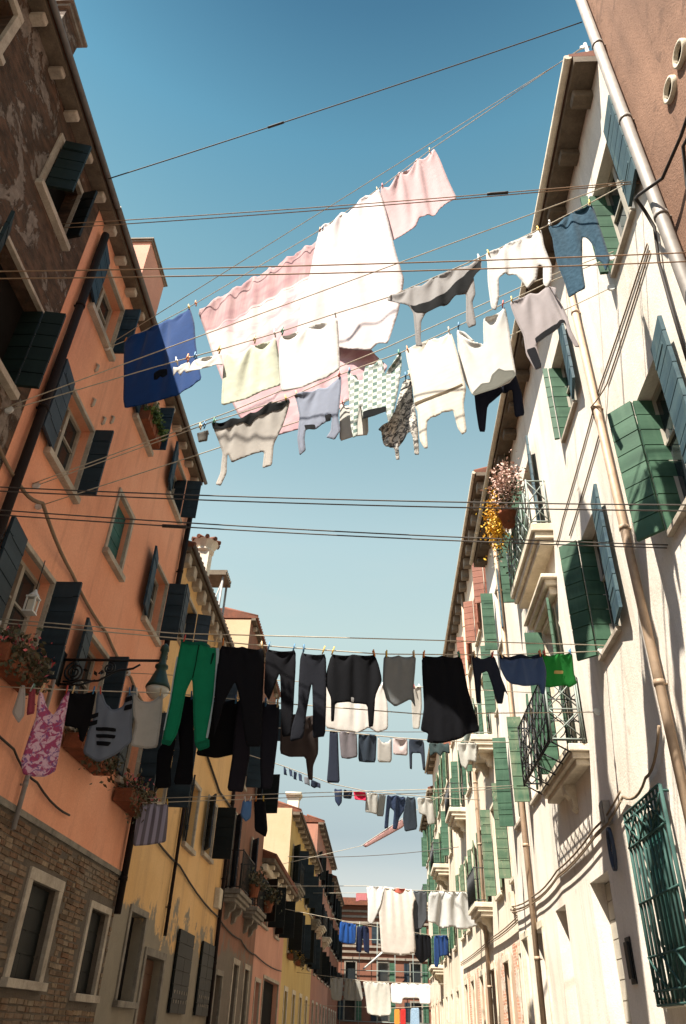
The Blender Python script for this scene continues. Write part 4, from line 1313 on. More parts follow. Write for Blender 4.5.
def planter(x, out, y0, y1, z, label, flowers='red_bloom', seed=1, leaf='dry_leaf', d=.24, hang=.25, cat='flower box', group='flower boxes on the walls', bloom_n=110):
    e = empty('flower_box', (x+out*d/2, (y0+y1)/2, z), label, cat, group)
    xa, xb = x+out*.04, x+out*(.04+d)
    mb = MB(); mb.box(xa, xb, y0, y1, z, z+.03); t = .02
    mb.box(xa, xa+out*t, y0, y1, z+.031, z+.2); mb.box(xb-out*t, xb, y0, y1, z+.031, z+.2)
    mb.box(xa+out*t, xb-out*t, y0, y0+t, z+.031, z+.198); mb.box(xa+out*t, xb-out*t, y1-t, y1, z+.031, z+.198)
    for k in range(4):
        yk = y0+(y1-y0)*(k+.5)/4; mb.box(xb, xb+out*.012, yk-.03, yk+.03, z-.02, z+.21)
    mb.build('box', M['pot'], e)
    MB().box(xa+out*(t+.002), xb-out*(t+.002), y0+t+.002, y1-t-.002, z+.05, z+.17).build('soil', M['soil'], e)
    L = y1-y0; m = MB(); f = MB()
    for k in range(5):
        yc = y0+L*(k+.5)/5
        foliage(m, (x+out*(.06+d*.55), yc, z+.26), (d*.9, L/7, .22), 90, .085, seed*10+k)
        foliage(m, (x+out*(.08+d), yc, z+.26-hang*.6), (d*.3, L/8, hang), 60, .075, seed*20+k)
        foliage(f, (x+out*(.06+d*.7), yc, z+.30), (d*.9, L/6, .25), bloom_n//5, .06, seed*30+k)
    m.build('foliage', M[leaf], e)
    f.build('blossoms', M[flowers], e)
    return e
def box_chimney(parent, x0, x1, y0, y1, z0, z1, mat, capmat='dark_stone', cap=.10, over=.06, tiles=True):
    mb = MB().box(x0, x1, y0, y1, z0, z1)
    x0, x1 = min(x0,x1), max(x0,x1)
    c = mb.build('chimney', mat, parent)
    k = MB().box(x0-over, x1+over, y0-over, y1+over, z1+.001, z1+cap)
    k.box(x0-over*2, x1+over*2, y0-over*2, y1+over*2, z1+cap+.001, z1+cap*1.7)
    for i in range(int((y1-y0+over*4)/.16) if tiles else 0):
        yk = y0-over*2+.08+i*.16
        k.tube([(x0-over*2.3, yk, z1+cap*1.7+.04), (x1+over*2.3, yk, z1+cap*1.7+.04)], .06, 6)
    k.build('chimney_cap', M[capmat], parent)

# ================================================================== THE SETTING
g = MB().quad((-300,-250,0), (300,-250,0), (300,350,0), (-300,350,0), (0,0,1)).build('street', M['paving']); props(g, kind='structure')

# ---------------------------------------------------------------- left: weathered brick house nearest the camera
L1 = Building('brick_house', 'weathered dark brick house with patchy plaster, nearest at the upper left', 'L', -4., 6.2, 11.5, M['old_brick'])
window(L1, 4.93, 5.66, 9.97, 11.0, [('near','s',78,.33,'dark_green'), ('far','s',84,.2,'black_green')], fr=.09, kind='dark')
window(L1, 2.3, 3.45, 10.15, 11.02, [], fr=.10, kind='dark')
window(L1, 4.72, 5.84, 7.42, 8.72, [('far','b',.26,.25,100,'dark_green'), ('near','s',150,.3,'dark_green')], fr=.05, kind='dark')
window(L1, 2.3, 3.4, 7.42, 8.72, [('near','s',150,.4,'dark_green')], fr=.08, kind='dark')
L1.eave(step=.56, o=.2, bw=.13, bh=.11, th=.06, tiles=False)
box_chimney(L1.roof, -5.1, -4.5, 4.28, 4.75, 11.5, 13.45, M['old_brick'], 'dark_stone', .08, .04, tiles=False)
L1.finish()

# ---------------------------------------------------------------- left: orange house
L2 = Building('orange_house', 'orange plastered house with dark blue shutters above a brick ground floor', 'L', 6.2, 12.95, 11.5, M['orange'], base=(3.6, M['base_brick']))
BS = 'dark_shutter'
window(L2, 6.80, 7.70, 10.02, 11.02, [('near','s',172,.38,'blue_green'), ('far','s',94,.25,'blue_green')], fr=.05)
window(L2, 9.12, 10.02, 10.04, 11.04, [('far','s',95,.26,'blue_green'), ('near','s',172,.4,'blue_green')], fr=.05)
window(L2, 11.42, 12.30, 10.12, 11.10, [('near','s',170,.4,'blue_green'), ('far','b',.24,.3,100,BS)], fr=.05)
window(L2, 6.95, 7.90, 7.45, 8.60, [('near','s',172,.46,'grey_shutter'), ('far','s',96,.26,BS)], fr=.05)
window(L2, 9.32, 10.04, 7.47, 8.55, [], fr=.07, kind='shut', leafmat='teal')
window(L2, 11.50, 12.44, 7.45, 8.64, [('near','s',172,.46,'blue_green'), ('far','s',98,.33,BS)], fr=.05)
window(L2, 7.05, 8.05, 4.86, 6.16, [('near','s',170,.5,BS), ('far','s',88,.33,BS)], fr=.06)
window(L2, 9.45, 10.32, 4.86, 6.15, [('near','s',172,.46,BS), ('far','s',92,.30,BS)], fr=.06)
window(L2, 11.85, 12.72, 4.80, 6.15, [('near','s',172,.42,BS), ('far','s',92,.30,BS)], fr=.06)
window(L2, 9.62, 10.50, 1.98, 2.98, [], fr=.13, kind='shut', leafmat='black_green', depth=.2)
window(L2, 11.86, 12.66, 1.92, 2.96, [], fr=.09, kind='shut', leafmat='black_green', depth=.2)
window(L2, 7.1, 7.95, 1.98, 2.98, [], fr=.12, kind='shut', leafmat='black_green', depth=.2)
L2.eave(step=.56, o=.2, bw=.13, bh=.11, th=.06, tiles=False)
box_chimney(L2.roof, -5.72, -4.8, 9.1, 10.2, 11.5, 14.9, M['pink'], 'dark_stone', .05, .03, tiles=False)
L2.pipe(6.43, 3.4, 11.2, .056, 'dark_pipe')
L2.pipe(12.86, 3.0, 11.2, .055, 'dark_pipe')
L2.pipe(8.68, 3.35, 6.42, .028, 'white_pipe', name='conduit')
L2.finish()

# ---------------------------------------------------------------- left: yellow house
L3 = Building('yellow_house', 'stained yellow plastered house with grey worn base, third on the left', 'L', 12.95, 21.3, 9.8, M['yellow'])
GS = 'grey_shutter'
window(L3, 13.85, 14.75, 8.15, 9.2, [('near','s',172,.44,GS), ('far','b',.22,.3,110,GS)], fr=.06)
window(L3, 17.2, 18.1, 8.15, 9.2, [('near','s',150,.44,GS), ('far','s',95,.42,GS)], fr=.06)
window(L3, 13.75, 14.65, 5.0, 6.5, [('near','s',155,.44,GS), ('far','s',95,.44,BS)], fr=.06)
window(L3, 16.62, 17.5, 4.78, 6.05, [('near','s',165,.4,BS)], fr=.08)
window(L3, 18.55, 19.5, 4.95, 6.15, [('near','s',150,.44,GS), ('far','s',88,.46,'black_green')], fr=.08)
window(L3, 13.82, 14.75, 1.9, 3.15, [], fr=.10, kind='dark', frame='dark_stone')
window(L3, 15.15, 16.45, 0.0, 2.62, [], fr=.12, kind='door', leafmat='wood', frame='dark_stone', sill=False)
def grated(b, y0, y1, z0, z1, mat='black_green'):
    w = window(b, y0, y1, z0, z1, [], fr=0, kind='dark', frame='dark_stone')
    x, o = b.x, b.out; m = MB()
    leaf_geo(m, (x+o*.05, y0-.05), (0,1), (y1-y0)/2+.04, z0-.05, z1+.05, .05); leaf_geo(m, (x+o*.05, (y0+y1)/2+.006), (0,1), (y1-y0)/2+.04, z0-.05, z1+.05, .05)
    m.build('shutter', M[mat], w)
    for i in range(6):
        yy = y0+(y1-y0)*(i+.5)/6
        for zz in (z0+.12, z0+.28): MB().box(x+o*.077, x+o*.083, yy-.035, yy+.035, zz, zz+.06).build('vent_slot', M['dark_stone'], w)
grated(L3, 17.3, 18.6, 1.85, 3.2); grated(L3, 19.75, 21.05, 1.85, 3.2)
L3.eave(step=.5, o=.2, bw=.24, bh=.26, th=.06)
L3.pipe(16.05, 3.0, 5.9, .035, 'dark_pipe', name='conduit'); L3.pipe(21.2, .5, 9.7, .05, 'dark_pipe')
r = L3.roof
ch = MB().box(-4.46, -4.14, 14.85, 15.2, 9.9, 11.0); ch.lathe((-4.30, 15.02, 10.95), [(.19,0), (.24,.05), (.24,.09), (.2,.10), (.33,.30)], 10)
ch.build('chimney', M['white_wall'], r)
cp = MB()
for k in range(10):
    a = 2*math.pi*k/10; cp.tube([(-4.30, 15.02, 11.37), (-4.30+.36*math.cos(a), 15.02+.36*math.sin(a), 11.27)], .055, 6)
cp.build('chimney_cap', M['tile'], r)
L3.finish()
al = empty('rooftop_platform', (-4.95, 19, 10.3), 'small timber roof platform on thin legs behind the white chimney', 'roof platform')
m = MB().box(-5.3, -4.6, 18.7, 19.5, 12.55, 12.65)
for k in range(5): m.box(-5.32, -4.58, 18.72+k*.16, 18.80+k*.16, 12.651, 12.72)
m.build('deck', M['soffit'], al)
for (xx, yy) in ((-5.2,18.8), (-4.7,18.8), (-5.2,19.4), (-4.7,19.4)): MB().tube([(xx, yy, 10.2), (xx, yy, 12.55)], .035, 6).build('leg', M['white_pipe'], al)
MB().tube([(-5.2,18.8,10.3), (-4.7,18.8,12.4)], .02, 6).build('brace', M['white_pipe'], al)

# ---------------------------------------------------------------- left: houses further down
L4 = Building('brown_house', 'tall brown house with cream gable above and two small iron balconies, fourth on the left', 'L', 21.3, 28.2, 12.4, M['brown'])
window(L4, 22.3, 23.2, 4.7, 6.6, [('near','s',150,.4,GS)], fr=.1); window(L4, 25.6, 26.5, 4.7, 6.6, [('near','s',150,.4,GS)], fr=.1)
balcony(L4, 21.75, 23.9, 4.65, .45, .3, .95, 'bars', 'iron', 'dark_stone', 0, 2); balcony(L4, 25.1, 27.2, 4.65, .45, .3, .95, 'bars', 'iron', 'dark_stone', 0, 2)
window(L4, 22.2, 23.1, 7.6, 8.9, [('near','s',150,.45,BS), ('far','s',95,.45,BS)], fr=.08); window(L4, 25.5, 26.4, 7.6, 8.9, [('near','s',150,.45,BS), ('far','s',80,.6,'black_green')], fr=.08)
window(L4, 22.9, 23.9, 10.2, 11.4, [('near','s',150,.45,BS)], fr=.08); window(L4, 25.8, 26.7, 10.2, 11.4, [('far','s',95,.45,BS)], fr=.08)
window(L4, 21.9, 22.8, 0, 2.7, [], fr=.12, kind='door', leafmat='wood', frame='dark_stone', sill=False)
window(L4, 24.4, 25.3, 1.0, 3.1, [], fr=.14, kind='dark'); window(L4, 26.5, 27.4, 1.0, 3.1, [], fr=.14, kind='dark')
L4.eave(step=1.1, o=.14, th=.05, rmat='tile', ridge=.9, gutter=False)
L4.finish()
gb = MB(); gb.box(-11.9, -4.205, 21.27, 21.302, 9.95, 12.37); gb.box(-5.35, -5.25, 21.24, 21.269, 9.9, 12.2)
gb.build('gable_render', M['side'], L4.e)
L5 = Building('pink_house', 'low pink plastered house with cream cornice, fifth on the left', 'L', 28.2, 36.5, 6.45, M['pink'])
window(L5, 29.0, 30.6, 4.62, 5.95, [('near','s',120,.6,'black_green'), ('far','s',90,.6,'black_green')], fr=.08, kind='dark')
window(L5, 33.0, 34.2, 4.62, 5.95, [('near','s',140,.6,'black_green'), ('far','s',95,.6,'black_green')], fr=.08, kind='dark')
window(L5, 29.0, 30.2, 0, 2.9, [], fr=.12, kind='door', leafmat='dark_shutter', sill=False); window(L5, 31.0, 35.6, 0, 3.1, [], fr=.1, kind='dark', sill=False)
L5.eave(step=1.2, o=.45, bmat='pale_stone', gutter=False)
MB().box(-4.215, -3.98, 28.21, 36.49, 6.12, 6.38).build('cornice', M['pale_stone'], L5.e, bevel=.05)
L5.finish()
L6 = Building('ochre_house', 'ochre yellow house with sunlit cream side wall and tall white chimney', 'L', 36.5, 52, 9.95, M['ochre'])
for i, y in enumerate((38, 41.6, 45.2, 48.8)):
    window(L6, y, y+1.1, 4.5, 6.0, [('near','s',[100,150][i%2],.6,'black_green'), ('far','s',90,.6,BS)], fr=.1)
    window(L6, y, y+1.1, 7.2, 8.8, [('near','s',150,.6,BS), ('far','s',92,.6,BS)], fr=.1)
    window(L6, y, y+1.2, .9, 3.0, [], fr=.18, kind='dark', frame='pale_stone')
balcony(L6, 37.2, 40.0, 7.1, .5, .3, .9, 'bars', 'iron', 'dark_stone'); balcony(L6, 50.0, 51.9, 7.1, .5, .3, .9, 'bars', 'iron', 'dark_stone')
L6.eave(step=1.2, o=.36)
box_chimney(L6.roof, -5.1, -4.5, 41.7, 42.3, 10.1, 12.0, M['white_wall'], 'pale_stone')
L6.finish()
MB().box(-12., -4.21, 36.47, 36.502, 6.9, 10.2).build('side_render', M['side'], L6.e)
L7 = Building('rose_house', 'tall dull rose house with many dark shutters, seventh on the left', 'L', 52, 69, 12.9, M['rose'])
L8 = Building('distant_house', 'distant dark red house closing the left side of the street', 'L', 69, 85, 12.2, M['end_wall'])
for b, ys in ((L7, (53.5, 57, 60.5, 64, 67)), (L8, (71, 74.5, 78, 81.5))):
    for y in ys:
        for z in (4.5, 7.2, 9.9): window(b, y, y+1.1, z, z+1.5, [('near','s',150,.5,BS), ('far','s',random.choice((92,120,160)),.45,'black_green')], fr=.1)
        window(b, y, y+1.1, 1.0, 3.0, [], fr=.14, kind='dark')
    b.eave(step=1.6, o=.36)
balcony(L7, 53.2, 55.6, 7.1, .6, .3, .9, 'bars'); balcony(L7, 60.1, 62.5, 7.1, .6, .3, .9, 'bars')
L7.finish(); L8.finish()

# ---------------------------------------------------------------- right: pinkish house at the near right
R0 = Building('pinkish_house', 'pinkish plastered house with a zinc downpipe and two round vents, nearest at the upper right', 'R', -4., 4.73, 16.5, M['terracotta_wall'])
R0.pipe(4.46, 0.3, 16.3, .066, 'zinc', .03)
for (y, z) in ((3.40, 9.45), (3.72, 9.42)):
    m = MB().lathe((2.93, y, z), [(.115,0), (.13,.02), (.13,.07), (.115,.075), (.095,.07), (.095,-.02)], 20, (-1,0,0)); m.smooth = True
    v = m.build('vent', M['pale_stone'], R0.e)
    MB().lathe((2.93, y, z), [(.09,.01), (.09,.03)], 16, (-1,0,0)).build('vent_hole', M['dark_in'], v)
R0.finish()

# ---------------------------------------------------------------- right: long cream house
R1 = Building('cream_house', 'long sunlit cream house with green folding shutters along the right', 'R', 4.73, 17.95, 12.42, M['cream'])
def bif(wa=.27, wb=.36, th=140, m='green'): return ('far','b',wa,wb,th,m)
window(R1, 5.02, 5.95, 9.42, 11.12, [('near','s',170,.46,'blue_paint'), bif(.3,.10,100)], fr=0)
window(R1, 8.12, 9.05, 9.38, 11.0, [('near','s',172,.45,'blue_paint'), bif(.32,.08,100)], fr=0)
window(R1, 11.2, 12.15, 8.86, 11.0, [('near','s',172,.46,'blue_paint'), ('far','s',96,.3,'green')], fr=0)
window(R1, 12.95, 13.75, 9.0, 10.75, [('far','s',92,.3,'green')], fr=0)
window(R1, 16.0, 16.85, 9.35, 10.95, [('near','s',172,.42,'blue_paint'), ('far','s',95,.3,'green')], fr=0)
window(R1, 5.48, 6.28, 5.78, 7.58, [('near','s',172,.46,'blue_paint'), bif(.28,.30,138)], fr=0)
window(R1, 8.22, 9.15, 5.72, 7.56, [('near','s',172,.45,'blue_paint'), bif(.24,.28,132)], fr=0)
window(R1, 11.2, 12.1, 5.03, 7.5, [('near','s',160,.42,'green'), ('far','s',95,.3,'green')], fr=.09, frame='pale_stone', sill=False)
window(R1, 16.1, 16.95, 5.3, 7.25, [('near','s',172,.42,'green'), ('far','s',98,.3,'green')], fr=0)
window(R1, 14.05, 14.9, 5.3, 7.0, [('near','s',172,.42,'green'), ('far','s',95,.28,'peeled')], fr=0)
window(R1, 10.5, 11.5, 0.0, 3.40, [], fr=0, kind='door', leafmat='pale_door' if 'pale_door' in M else 'sash', depth=.22, sill=False, name='doorway')
window(R1, 13.2, 14.0, 0.0, 3.36, [], fr=0, kind='door', leafmat='sash', depth=.22, sill=False, name='doorway')
window(R1, 15.25, 16.2, 0.9, 3.25, [], fr=.12, frame='pale_stone', kind='dark')
window(R1, 16.85, 17.5, .9, 3.25, [], fr=.12, frame='pale_stone', kind='dark')
# the barred window at the lower right
w = window(R1, 8.15, 9.15, 1.95, 3.66, [], fr=0, kind='dark', frame='pale_stone')
m = MB(); xg = XR-.075; ya, yb, za, zb = 7.84, 9.16, 1.92, 3.76
for i in range(12):
    yy = ya+(yb-ya)*i/11; m.tube([(xg, yy, za), (xg, yy, zb)], .013 if 0 < i < 11 else .02, 6)
for zz in (za, za+.12, za+.42, (za+zb)/2, zb-.36, zb-.08, zb): m.tube([(xg-.012, ya, zz), (xg-.012, yb, zz)], .013, 6)
for (z1_, z2_) in ((za+.12, za+.42), (zb-.36, zb-.08)):
    for i in range(3):
        y1_, y2_ = ya+(yb-ya)*i/3, ya+(yb-ya)*(i+1)/3
        m.tube([(xg-.02, y1_, z1_), (xg-.02, y2_, z2_)], .011, 6); m.tube([(xg-.02, y2_, z1_), (xg-.02, y1_, z2_)], .011, 6)
for yy in (ya, yb):
    for zz in (za+.06, zb-.06): m.tube([(XR+.02, yy, zz), (xg, yy, zz)], .014, 6)
m.build('grate', M['grate'], w)
for i in range(1):
    m = MB(); leaf_geo(m, (XR+.1, 8.17), (0,1), .96, 1.97, 3.64); m.build('closed_shutter', M['teal'], w)
# balconies
balcony(R1, 10.5, 12.95, 8.80, .36, .40, .92, 'x', 'grey_iron', 'pale_stone', 0, 0)
balcony(R1, 10.45, 12.75, 5.02, .28, .28, .98, 'scroll', 'iron', 'pale_stone', .27, 1)
pd = MB(); pd.box(XR-.26, XR+.02, 10.72, 12.55, 7.86, 7.94); pd.box(XR-.2, XR+.02, 10.78, 12.5, 7.76, 7.859); pd.box(XR-.13, XR+.02, 10.85, 12.4, 7.62, 7.759)
pd.build('door_hood', M['pale_stone'], R1.e, bevel=.015)
R1.eave(step=.85, o=.31, bmat='soffit', bw=.2, bh=.16, th=.12)
R1.pipe(7.25, 0.3, 12.35, .05, 'tan_pipe', .03); R1.pipe(15.68, .4, 12.3, .05, 'tan_pipe', .03)
R1.finish()

# ---------------------------------------------------------------- right: houses further down
R2 = Building('white_house', 'tall pale house with brick red upper shutters, third on the right', 'R', 17.95, 34, 15.7, M['cream_far'], x=3.2)
for i, y in enumerate((18.9, 21.7, 24.5, 27.3, 30.1, 32.4)):
    window(R2, y, y+1., 12.3, 13.9, [('far','b',.2,.32,110,'red_shutter'), ('near','s',165,.5,'red_shutter')], fr=.06, frame='pale_stone')
    window(R2, y, y+1., 8.9, 10.9, [('far','s',165 if i%2 else 100,.28,'green'), ('near','s',170,.5,'green')], fr=.08, frame='pale_stone')
    window(R2, y, y+1., 4.75, 7.0, [('far','s',95 if i<2 else 165,.28,'peeled'), ('near','s',170,.5,'peeled')], fr=.09, frame='pale_stone')
    window(R2, y, y+1., .5, 3.2, [], fr=.15, kind='dark', frame='pale_stone')
balcony(R2, 21.2, 23.2, 8.75, .62, .42, .9, 'bars', 'grey_iron', 'pale_stone'); balcony(R2, 24.0, 26.0, 4.8, .5, .35, .9, 'bars', 'iron', 'pale_stone'); balcony(R2, 29.6, 31.6, 8.75, .62, .42, .9, 'bars', 'iron', 'pale_stone')
pbm = bricks('pale_red_brick', 'c08a6e', 'a9735a', 'd8c8b4', plaster='d8cbb8', cover=.52)
for y in (18.55, 20.5, 22.9, 25.9, 28.6, 31.6): MB().box(3.19, 3.165, y-.28, y+.28, .05, 3.45).build('brick_pilaster', pbm, R2.e)
R2.eave(step=.85, o=.3, bmat='dark_stone', gutter=True, bw=.3, bh=.3)
R2.pipe(25.3, .4, 15.6, .06, 'tan_pipe'); R2.pipe(18.3, 9., 15.6, .05, 'tan_pipe')
R2.finish()
R3 = Building('grey_cream_house', 'greyish cream house with stone balconies, fourth on the right', 'R', 34, 46, 14.6, M['stone_far'], x=3.1)
R4 = Building('last_right_house', 'furthest pale house on the right side of the street', 'R', 46, 57, 13.6, M['cream_far'], x=3.2)
for b, ys in ((R3, (35, 38, 41, 44)), (R4, (47.2, 50.2, 53.2, 55.4))):
    for y in ys:
        for z in (4.6, 8.2, 11.2): window(b, y, y+1.05, z, z+1.9, [('far','s',random.choice((100,165,170)),.3,'green'), ('near','s',170,.5,'peeled')], fr=.1, frame='pale_stone')
        window(b, y, y+1.05, .6, 3.1, [], fr=.15, kind='dark', frame='pale_stone')
    b.eave(step=1.2, o=.35)
balcony(R3, 37.3, 39.7, 8.1, .7, .45, .9, 'bars', 'iron', 'pale_stone'); balcony(R3, 43.3, 45.7, 4.5, .6, .4, .9, 'bars', 'iron', 'pale_stone'); balcony(R4, 49.6, 52., 8.1, .7, .45, .9, 'bars', 'iron', 'pale_stone')
R3.finish(); R4.finish()

# ---------------------------------------------------------------- the building that closes the street
eb = empty('end_house', (0, 90, 0), 'red house with white string bands closing the far end of the street', 'house', 'houses along the street')
wm = MB(); holes = []
for z in (2.6, 5.9, 9.2):
    for k in range(5): holes.append((-6.9+k*3.3, -5.9+k*3.3, z, z+1.6))
xs = sorted({-9, 10, *[v for h in holes for v in h[:2]]}); zs = sorted({0, 12.6, *[v for h in holes for v in h[2:]]})
for a, b_ in zip(xs, xs[1:]):
    for c, d in zip(zs, zs[1:]):
        if any(h[0] < (a+b_)/2 < h[1] and h[2] < (c+d)/2 < h[3] for h in holes): continue
        wm.quad((a,88,c), (b_,88,c), (b_,88,d), (a,88,d), (0,-1,0))
for a, b_, c, d in holes:
    wm.quad((a,88,c), (a,88.25,c), (a,88.25,d), (a,88,d), (1,0,0)); wm.quad((b_,88,c), (b_,88.25,c), (b_,88.25,d), (b_,88,d), (-1,0,0))
    wm.quad((a,88,d), (b_,88,d), (b_,88.25,d), (a,88.25,d), (0,0,-1)); wm.quad((a,88,c), (b_,88,c), (b_,88.25,c), (a,88.25,c), (0,0,1))
wm.box(-9, 10, 88.3, 96, 0, 12.6); wm.build('wall', M['end_wall'], eb)
for a, b_, c, d in holes:
    f = MB().box(a-.15, a, 87.95, 88.02, c-.1, d+.15).box(b_, b_+.15, 87.95, 88.02, c-.1, d+.15).box(a, b_, 87.95, 88.02, d, d+.15).box(a, b_, 87.92, 88.02, c-.12, c).build('window', M['dark_stone'], eb)
    MB().box(a-.02, b_+.02, 88.2, 88.24, c, d).build('pane', M['glass'], f)
    if random.random() < .7: MB().box(a-.68, a-.16, 87.9, 87.96, c, d).build('shutter', M['dark_shutter'], f)
    if random.random() < .7: MB().box(b_+.16, b_+.68, 87.9, 87.96, c, d).build('shutter', M['green'], f)
for z in (4.75, 5.3, 7.75, 8.3, 8.8, 10.95, 11.5, 12.0): MB().box(-9, 10, 87.86, 88.01, z, z+.2).build('string_band', M['band'], eb)
MB().prism([(-9.6, 12.61), (10.6, 12.61), (9, 13.3), (-8, 13.3)], 87.3, 96.2).build('roof', M['tile'], eb)
sc_ = empty('scaffold', (0, 86, 0), 'pale tubular scaffold in front of the red end house', 'scaffold')
m = MB()
for k in range(6): m.tube([(-4+k*1.8, 86.6, 0), (-4+k*1.8, 86.6, 11)], .035, 6)
m.build('uprights', M['grey_iron'], sc_)
m = MB()
for z in (2.5, 4.6, 6.7, 9.4): m.tube([(-4, 86.6, z), (5, 86.6, z)], .04, 6)
m.build('rails', M['grey_iron'], sc_)
MB().tube([(-1.8, 86.55, 6.8), (1.4, 86.55, 9.3)], .09, 6).build('brace', M['white_metal'], sc_)

# ================================================================== STREET FURNITURE AND WALL FITTINGS
# street lamp on its scrolled iron arm
lp = empty('street_lamp', (XL, 8.9, 5.49), 'dark iron wall lamp with scrolled bracket and glass bowl on the orange house', 'street lamp')
m = MB().tube([(XL-.02, 8.9, 5.5), (-2.84, 8.9, 5.5)], .019, 8); m.box(XL-.01, XL+.02, 8.84, 8.96, 5.15, 5.6); m.build('arm', M['iron'], lp)
m = MB()
def spiral(cx, cz, r0, turns, a0, sgn=1):
    return [(cx+(r0*(1-.8*t/40))*math.cos(a0+sgn*2*math.pi*turns*t/40), 8.9, cz+(r0*(1-.8*t/40))*math.sin(a0+sgn*2*math.pi*turns*t/40)) for t in range(41)]
m.tube(spiral(-4.0, 5.33, .14, 2.2, math.pi/2), .014, 6); m.tube(spiral(-3.55, 5.39, .08, 1.8, math.pi/2, -1), .012, 6)
m.tube([(-4.12, 8.9, 5.2)] + [(-4.0+.85*t/10, 8.9, 5.18+.28*(t/10)**1.6+.03*math.sin(t*1.2)) for t in range(11)], .014, 6)
m.tube([(-4.15, 8.9, 5.16), (-3.9, 8.9, 5.15), (-3.7, 8.9, 5.22)], .014, 6)
foliage(m, (-3.65, 8.9, 5.33), (.18, .02, .07), 16, .07, 5)
m.build('scroll', M['iron'], lp)
m = MB().lathe((-2.86, 8.9, 5.0), [(.16,.12), (.155,.15), (.12,.22), (.075,.34), (.06,.38), (.085,.40), (.085,.43), (.045,.46), (.04,.62), (.06,.64), (.05,.70), (.015,.74)], 16); m.smooth = True
m.build('lamp_hood', M['green_iron'], lp)
m = MB().lathe((-2.86, 8.9, 5.0), [(.02,-.03), (.09,.0), (.135,.05), (.15,.115)], 16); m.smooth = True
m.build('lamp_globe', M['lamp_glass'], lp)
# the lantern hanging in the lower orange-house window
hl = empty('hanging_lantern', (-4.1, 7.35, 5.6), 'small white lantern hanging in the lowest window of the orange house', 'lantern')
m = MB()
for (dx, dy) in ((-.05,-.05), (.05,-.05), (-.05,.05), (.05,.05)): m.box(-4.06+dx-.008, -4.06+dx+.008, 7.45+dy-.008, 7.45+dy+.008, 5.45, 5.62)
m.box(-4.125, -3.995, 7.385, 7.515, 5.43, 5.45); m.box(-4.125, -3.995, 7.385, 7.515, 5.62, 5.64); m.lathe((-4.06, 7.45, 5.64), [(.075,.001), (.03,.06), (.012,.1)], 8)
m.build('lantern_frame', M['white_metal'], hl)
MB().box(-4.095, -4.025, 7.415, 7.485, 5.452, 5.6).build('lantern_glass', M['lamp_glass'], hl)
MB().tube([(-4.06, 7.45, 5.73), (-4.06, 7.45, 6.14)], .006, 5).build('chain', M['iron'], hl)
planter(XL, 1, 7.0, 7.95, 4.66, 'flower box with straggly plants on the sill under the hanging lantern', 'red_bloom', 3)
planter(XL, 1, 9.45, 10.75, 4.52, 'flower box of dry trailing plants behind the grey striped top', 'red_bloom', 4, 'dry_leaf', .26, .3)
planter(XL, 1, 11.75, 13.0, 4.42, 'clay flower box with red blooms at the right end of the orange house', 'red_bloom', 5, 'dry_leaf', .28, .35)
planter(XL, 1, 9.2, 10.0, 10.05, 'green potted plant on the top window sill behind the blue towel', 'leaf', 6, 'leaf', .18, .05)
planter(XL, 1, 38.0, 39.2, 4.2, 'dark flower box on the ochre house, nearer of its two', 'yellow_bloom', 8)
planter(XL, 1, 41.6, 42.8, 4.2, 'dark flower box on the ochre house, farther of its two', 'yellow_bloom', 9)
for (yy, lab, sd) in ((23.4, 'round bushy plant on the nearer balcony of the brown house', 12), (26.6, 'round bushy plant on the farther balcony of the brown house', 13)):
    e = empty('potted_plant', (XL+.5, yy, 4.7), lab, 'plant', 'plants on the balconies')
    m = MB().lathe((XL+.55, yy, 4.66), [(.12,0), (.18,.3), (.19,.32)], 12); m.build('pot', M['pot'], e)
    m = MB(); foliage(m, (XL+.55, yy, 5.1), (.42, .42, .36), 260, .13, sd); m.build('foliage', M['dry_leaf'], e)
# flowers on the upper balcony of the cream house
e = empty('flower_pot', (XR-.45, 11.9, 9.72), 'big clay pot of yellow and faded pink flowers on the upper balcony', 'flower pot')
m = MB().lathe((XR-.46, 11.8, 9.62), [(.11,0), (.16,.22), (.19,.24), (.19,.29), (.16,.30)], 14); m.smooth = True; m.build('pot', M['pot'], e)
m = MB()
rs = random.Random(5)
for k in range(12):
    y_ = 11.0+rs.random()*2.0; b_ = (XR-.46, 11.8+(y_-11.8)*.3, 9.9); t_ = (XR-.50+rs.uniform(-.2,.15), y_, 10.1+rs.uniform(-.5,.75))
    m.tube([b_, ((b_[0]+t_[0])/2, (b_[1]+t_[1])/2, max(b_[2], t_[2])+.12), t_], .006, 4)
foliage(m, (XR-.48, 11.6, 10.2), (.28, .60, .42), 420, .075, 21); foliage(m, (XR-.55, 12.5, 10.0), (.2, .45, .8), 420, .07, 22); m.build('foliage', M['dry_leaf'], e)
m = MB(); foliage(m, (XR-.50, 11.5, 10.35), (.30, .60, .40), 1100, .075, 23); m.build('blossoms', M['pink_bloom'], e)
m = MB(); foliage(m, (XR-.60, 12.3, 10.0), (.24, .42, .62), 1300, .068, 24); foliage(m, (XR-.58, 12.1, 10.3), (.2, .5, .5), 300, .06, 25); m.build('blossoms', M['yellow_bloom'], e)

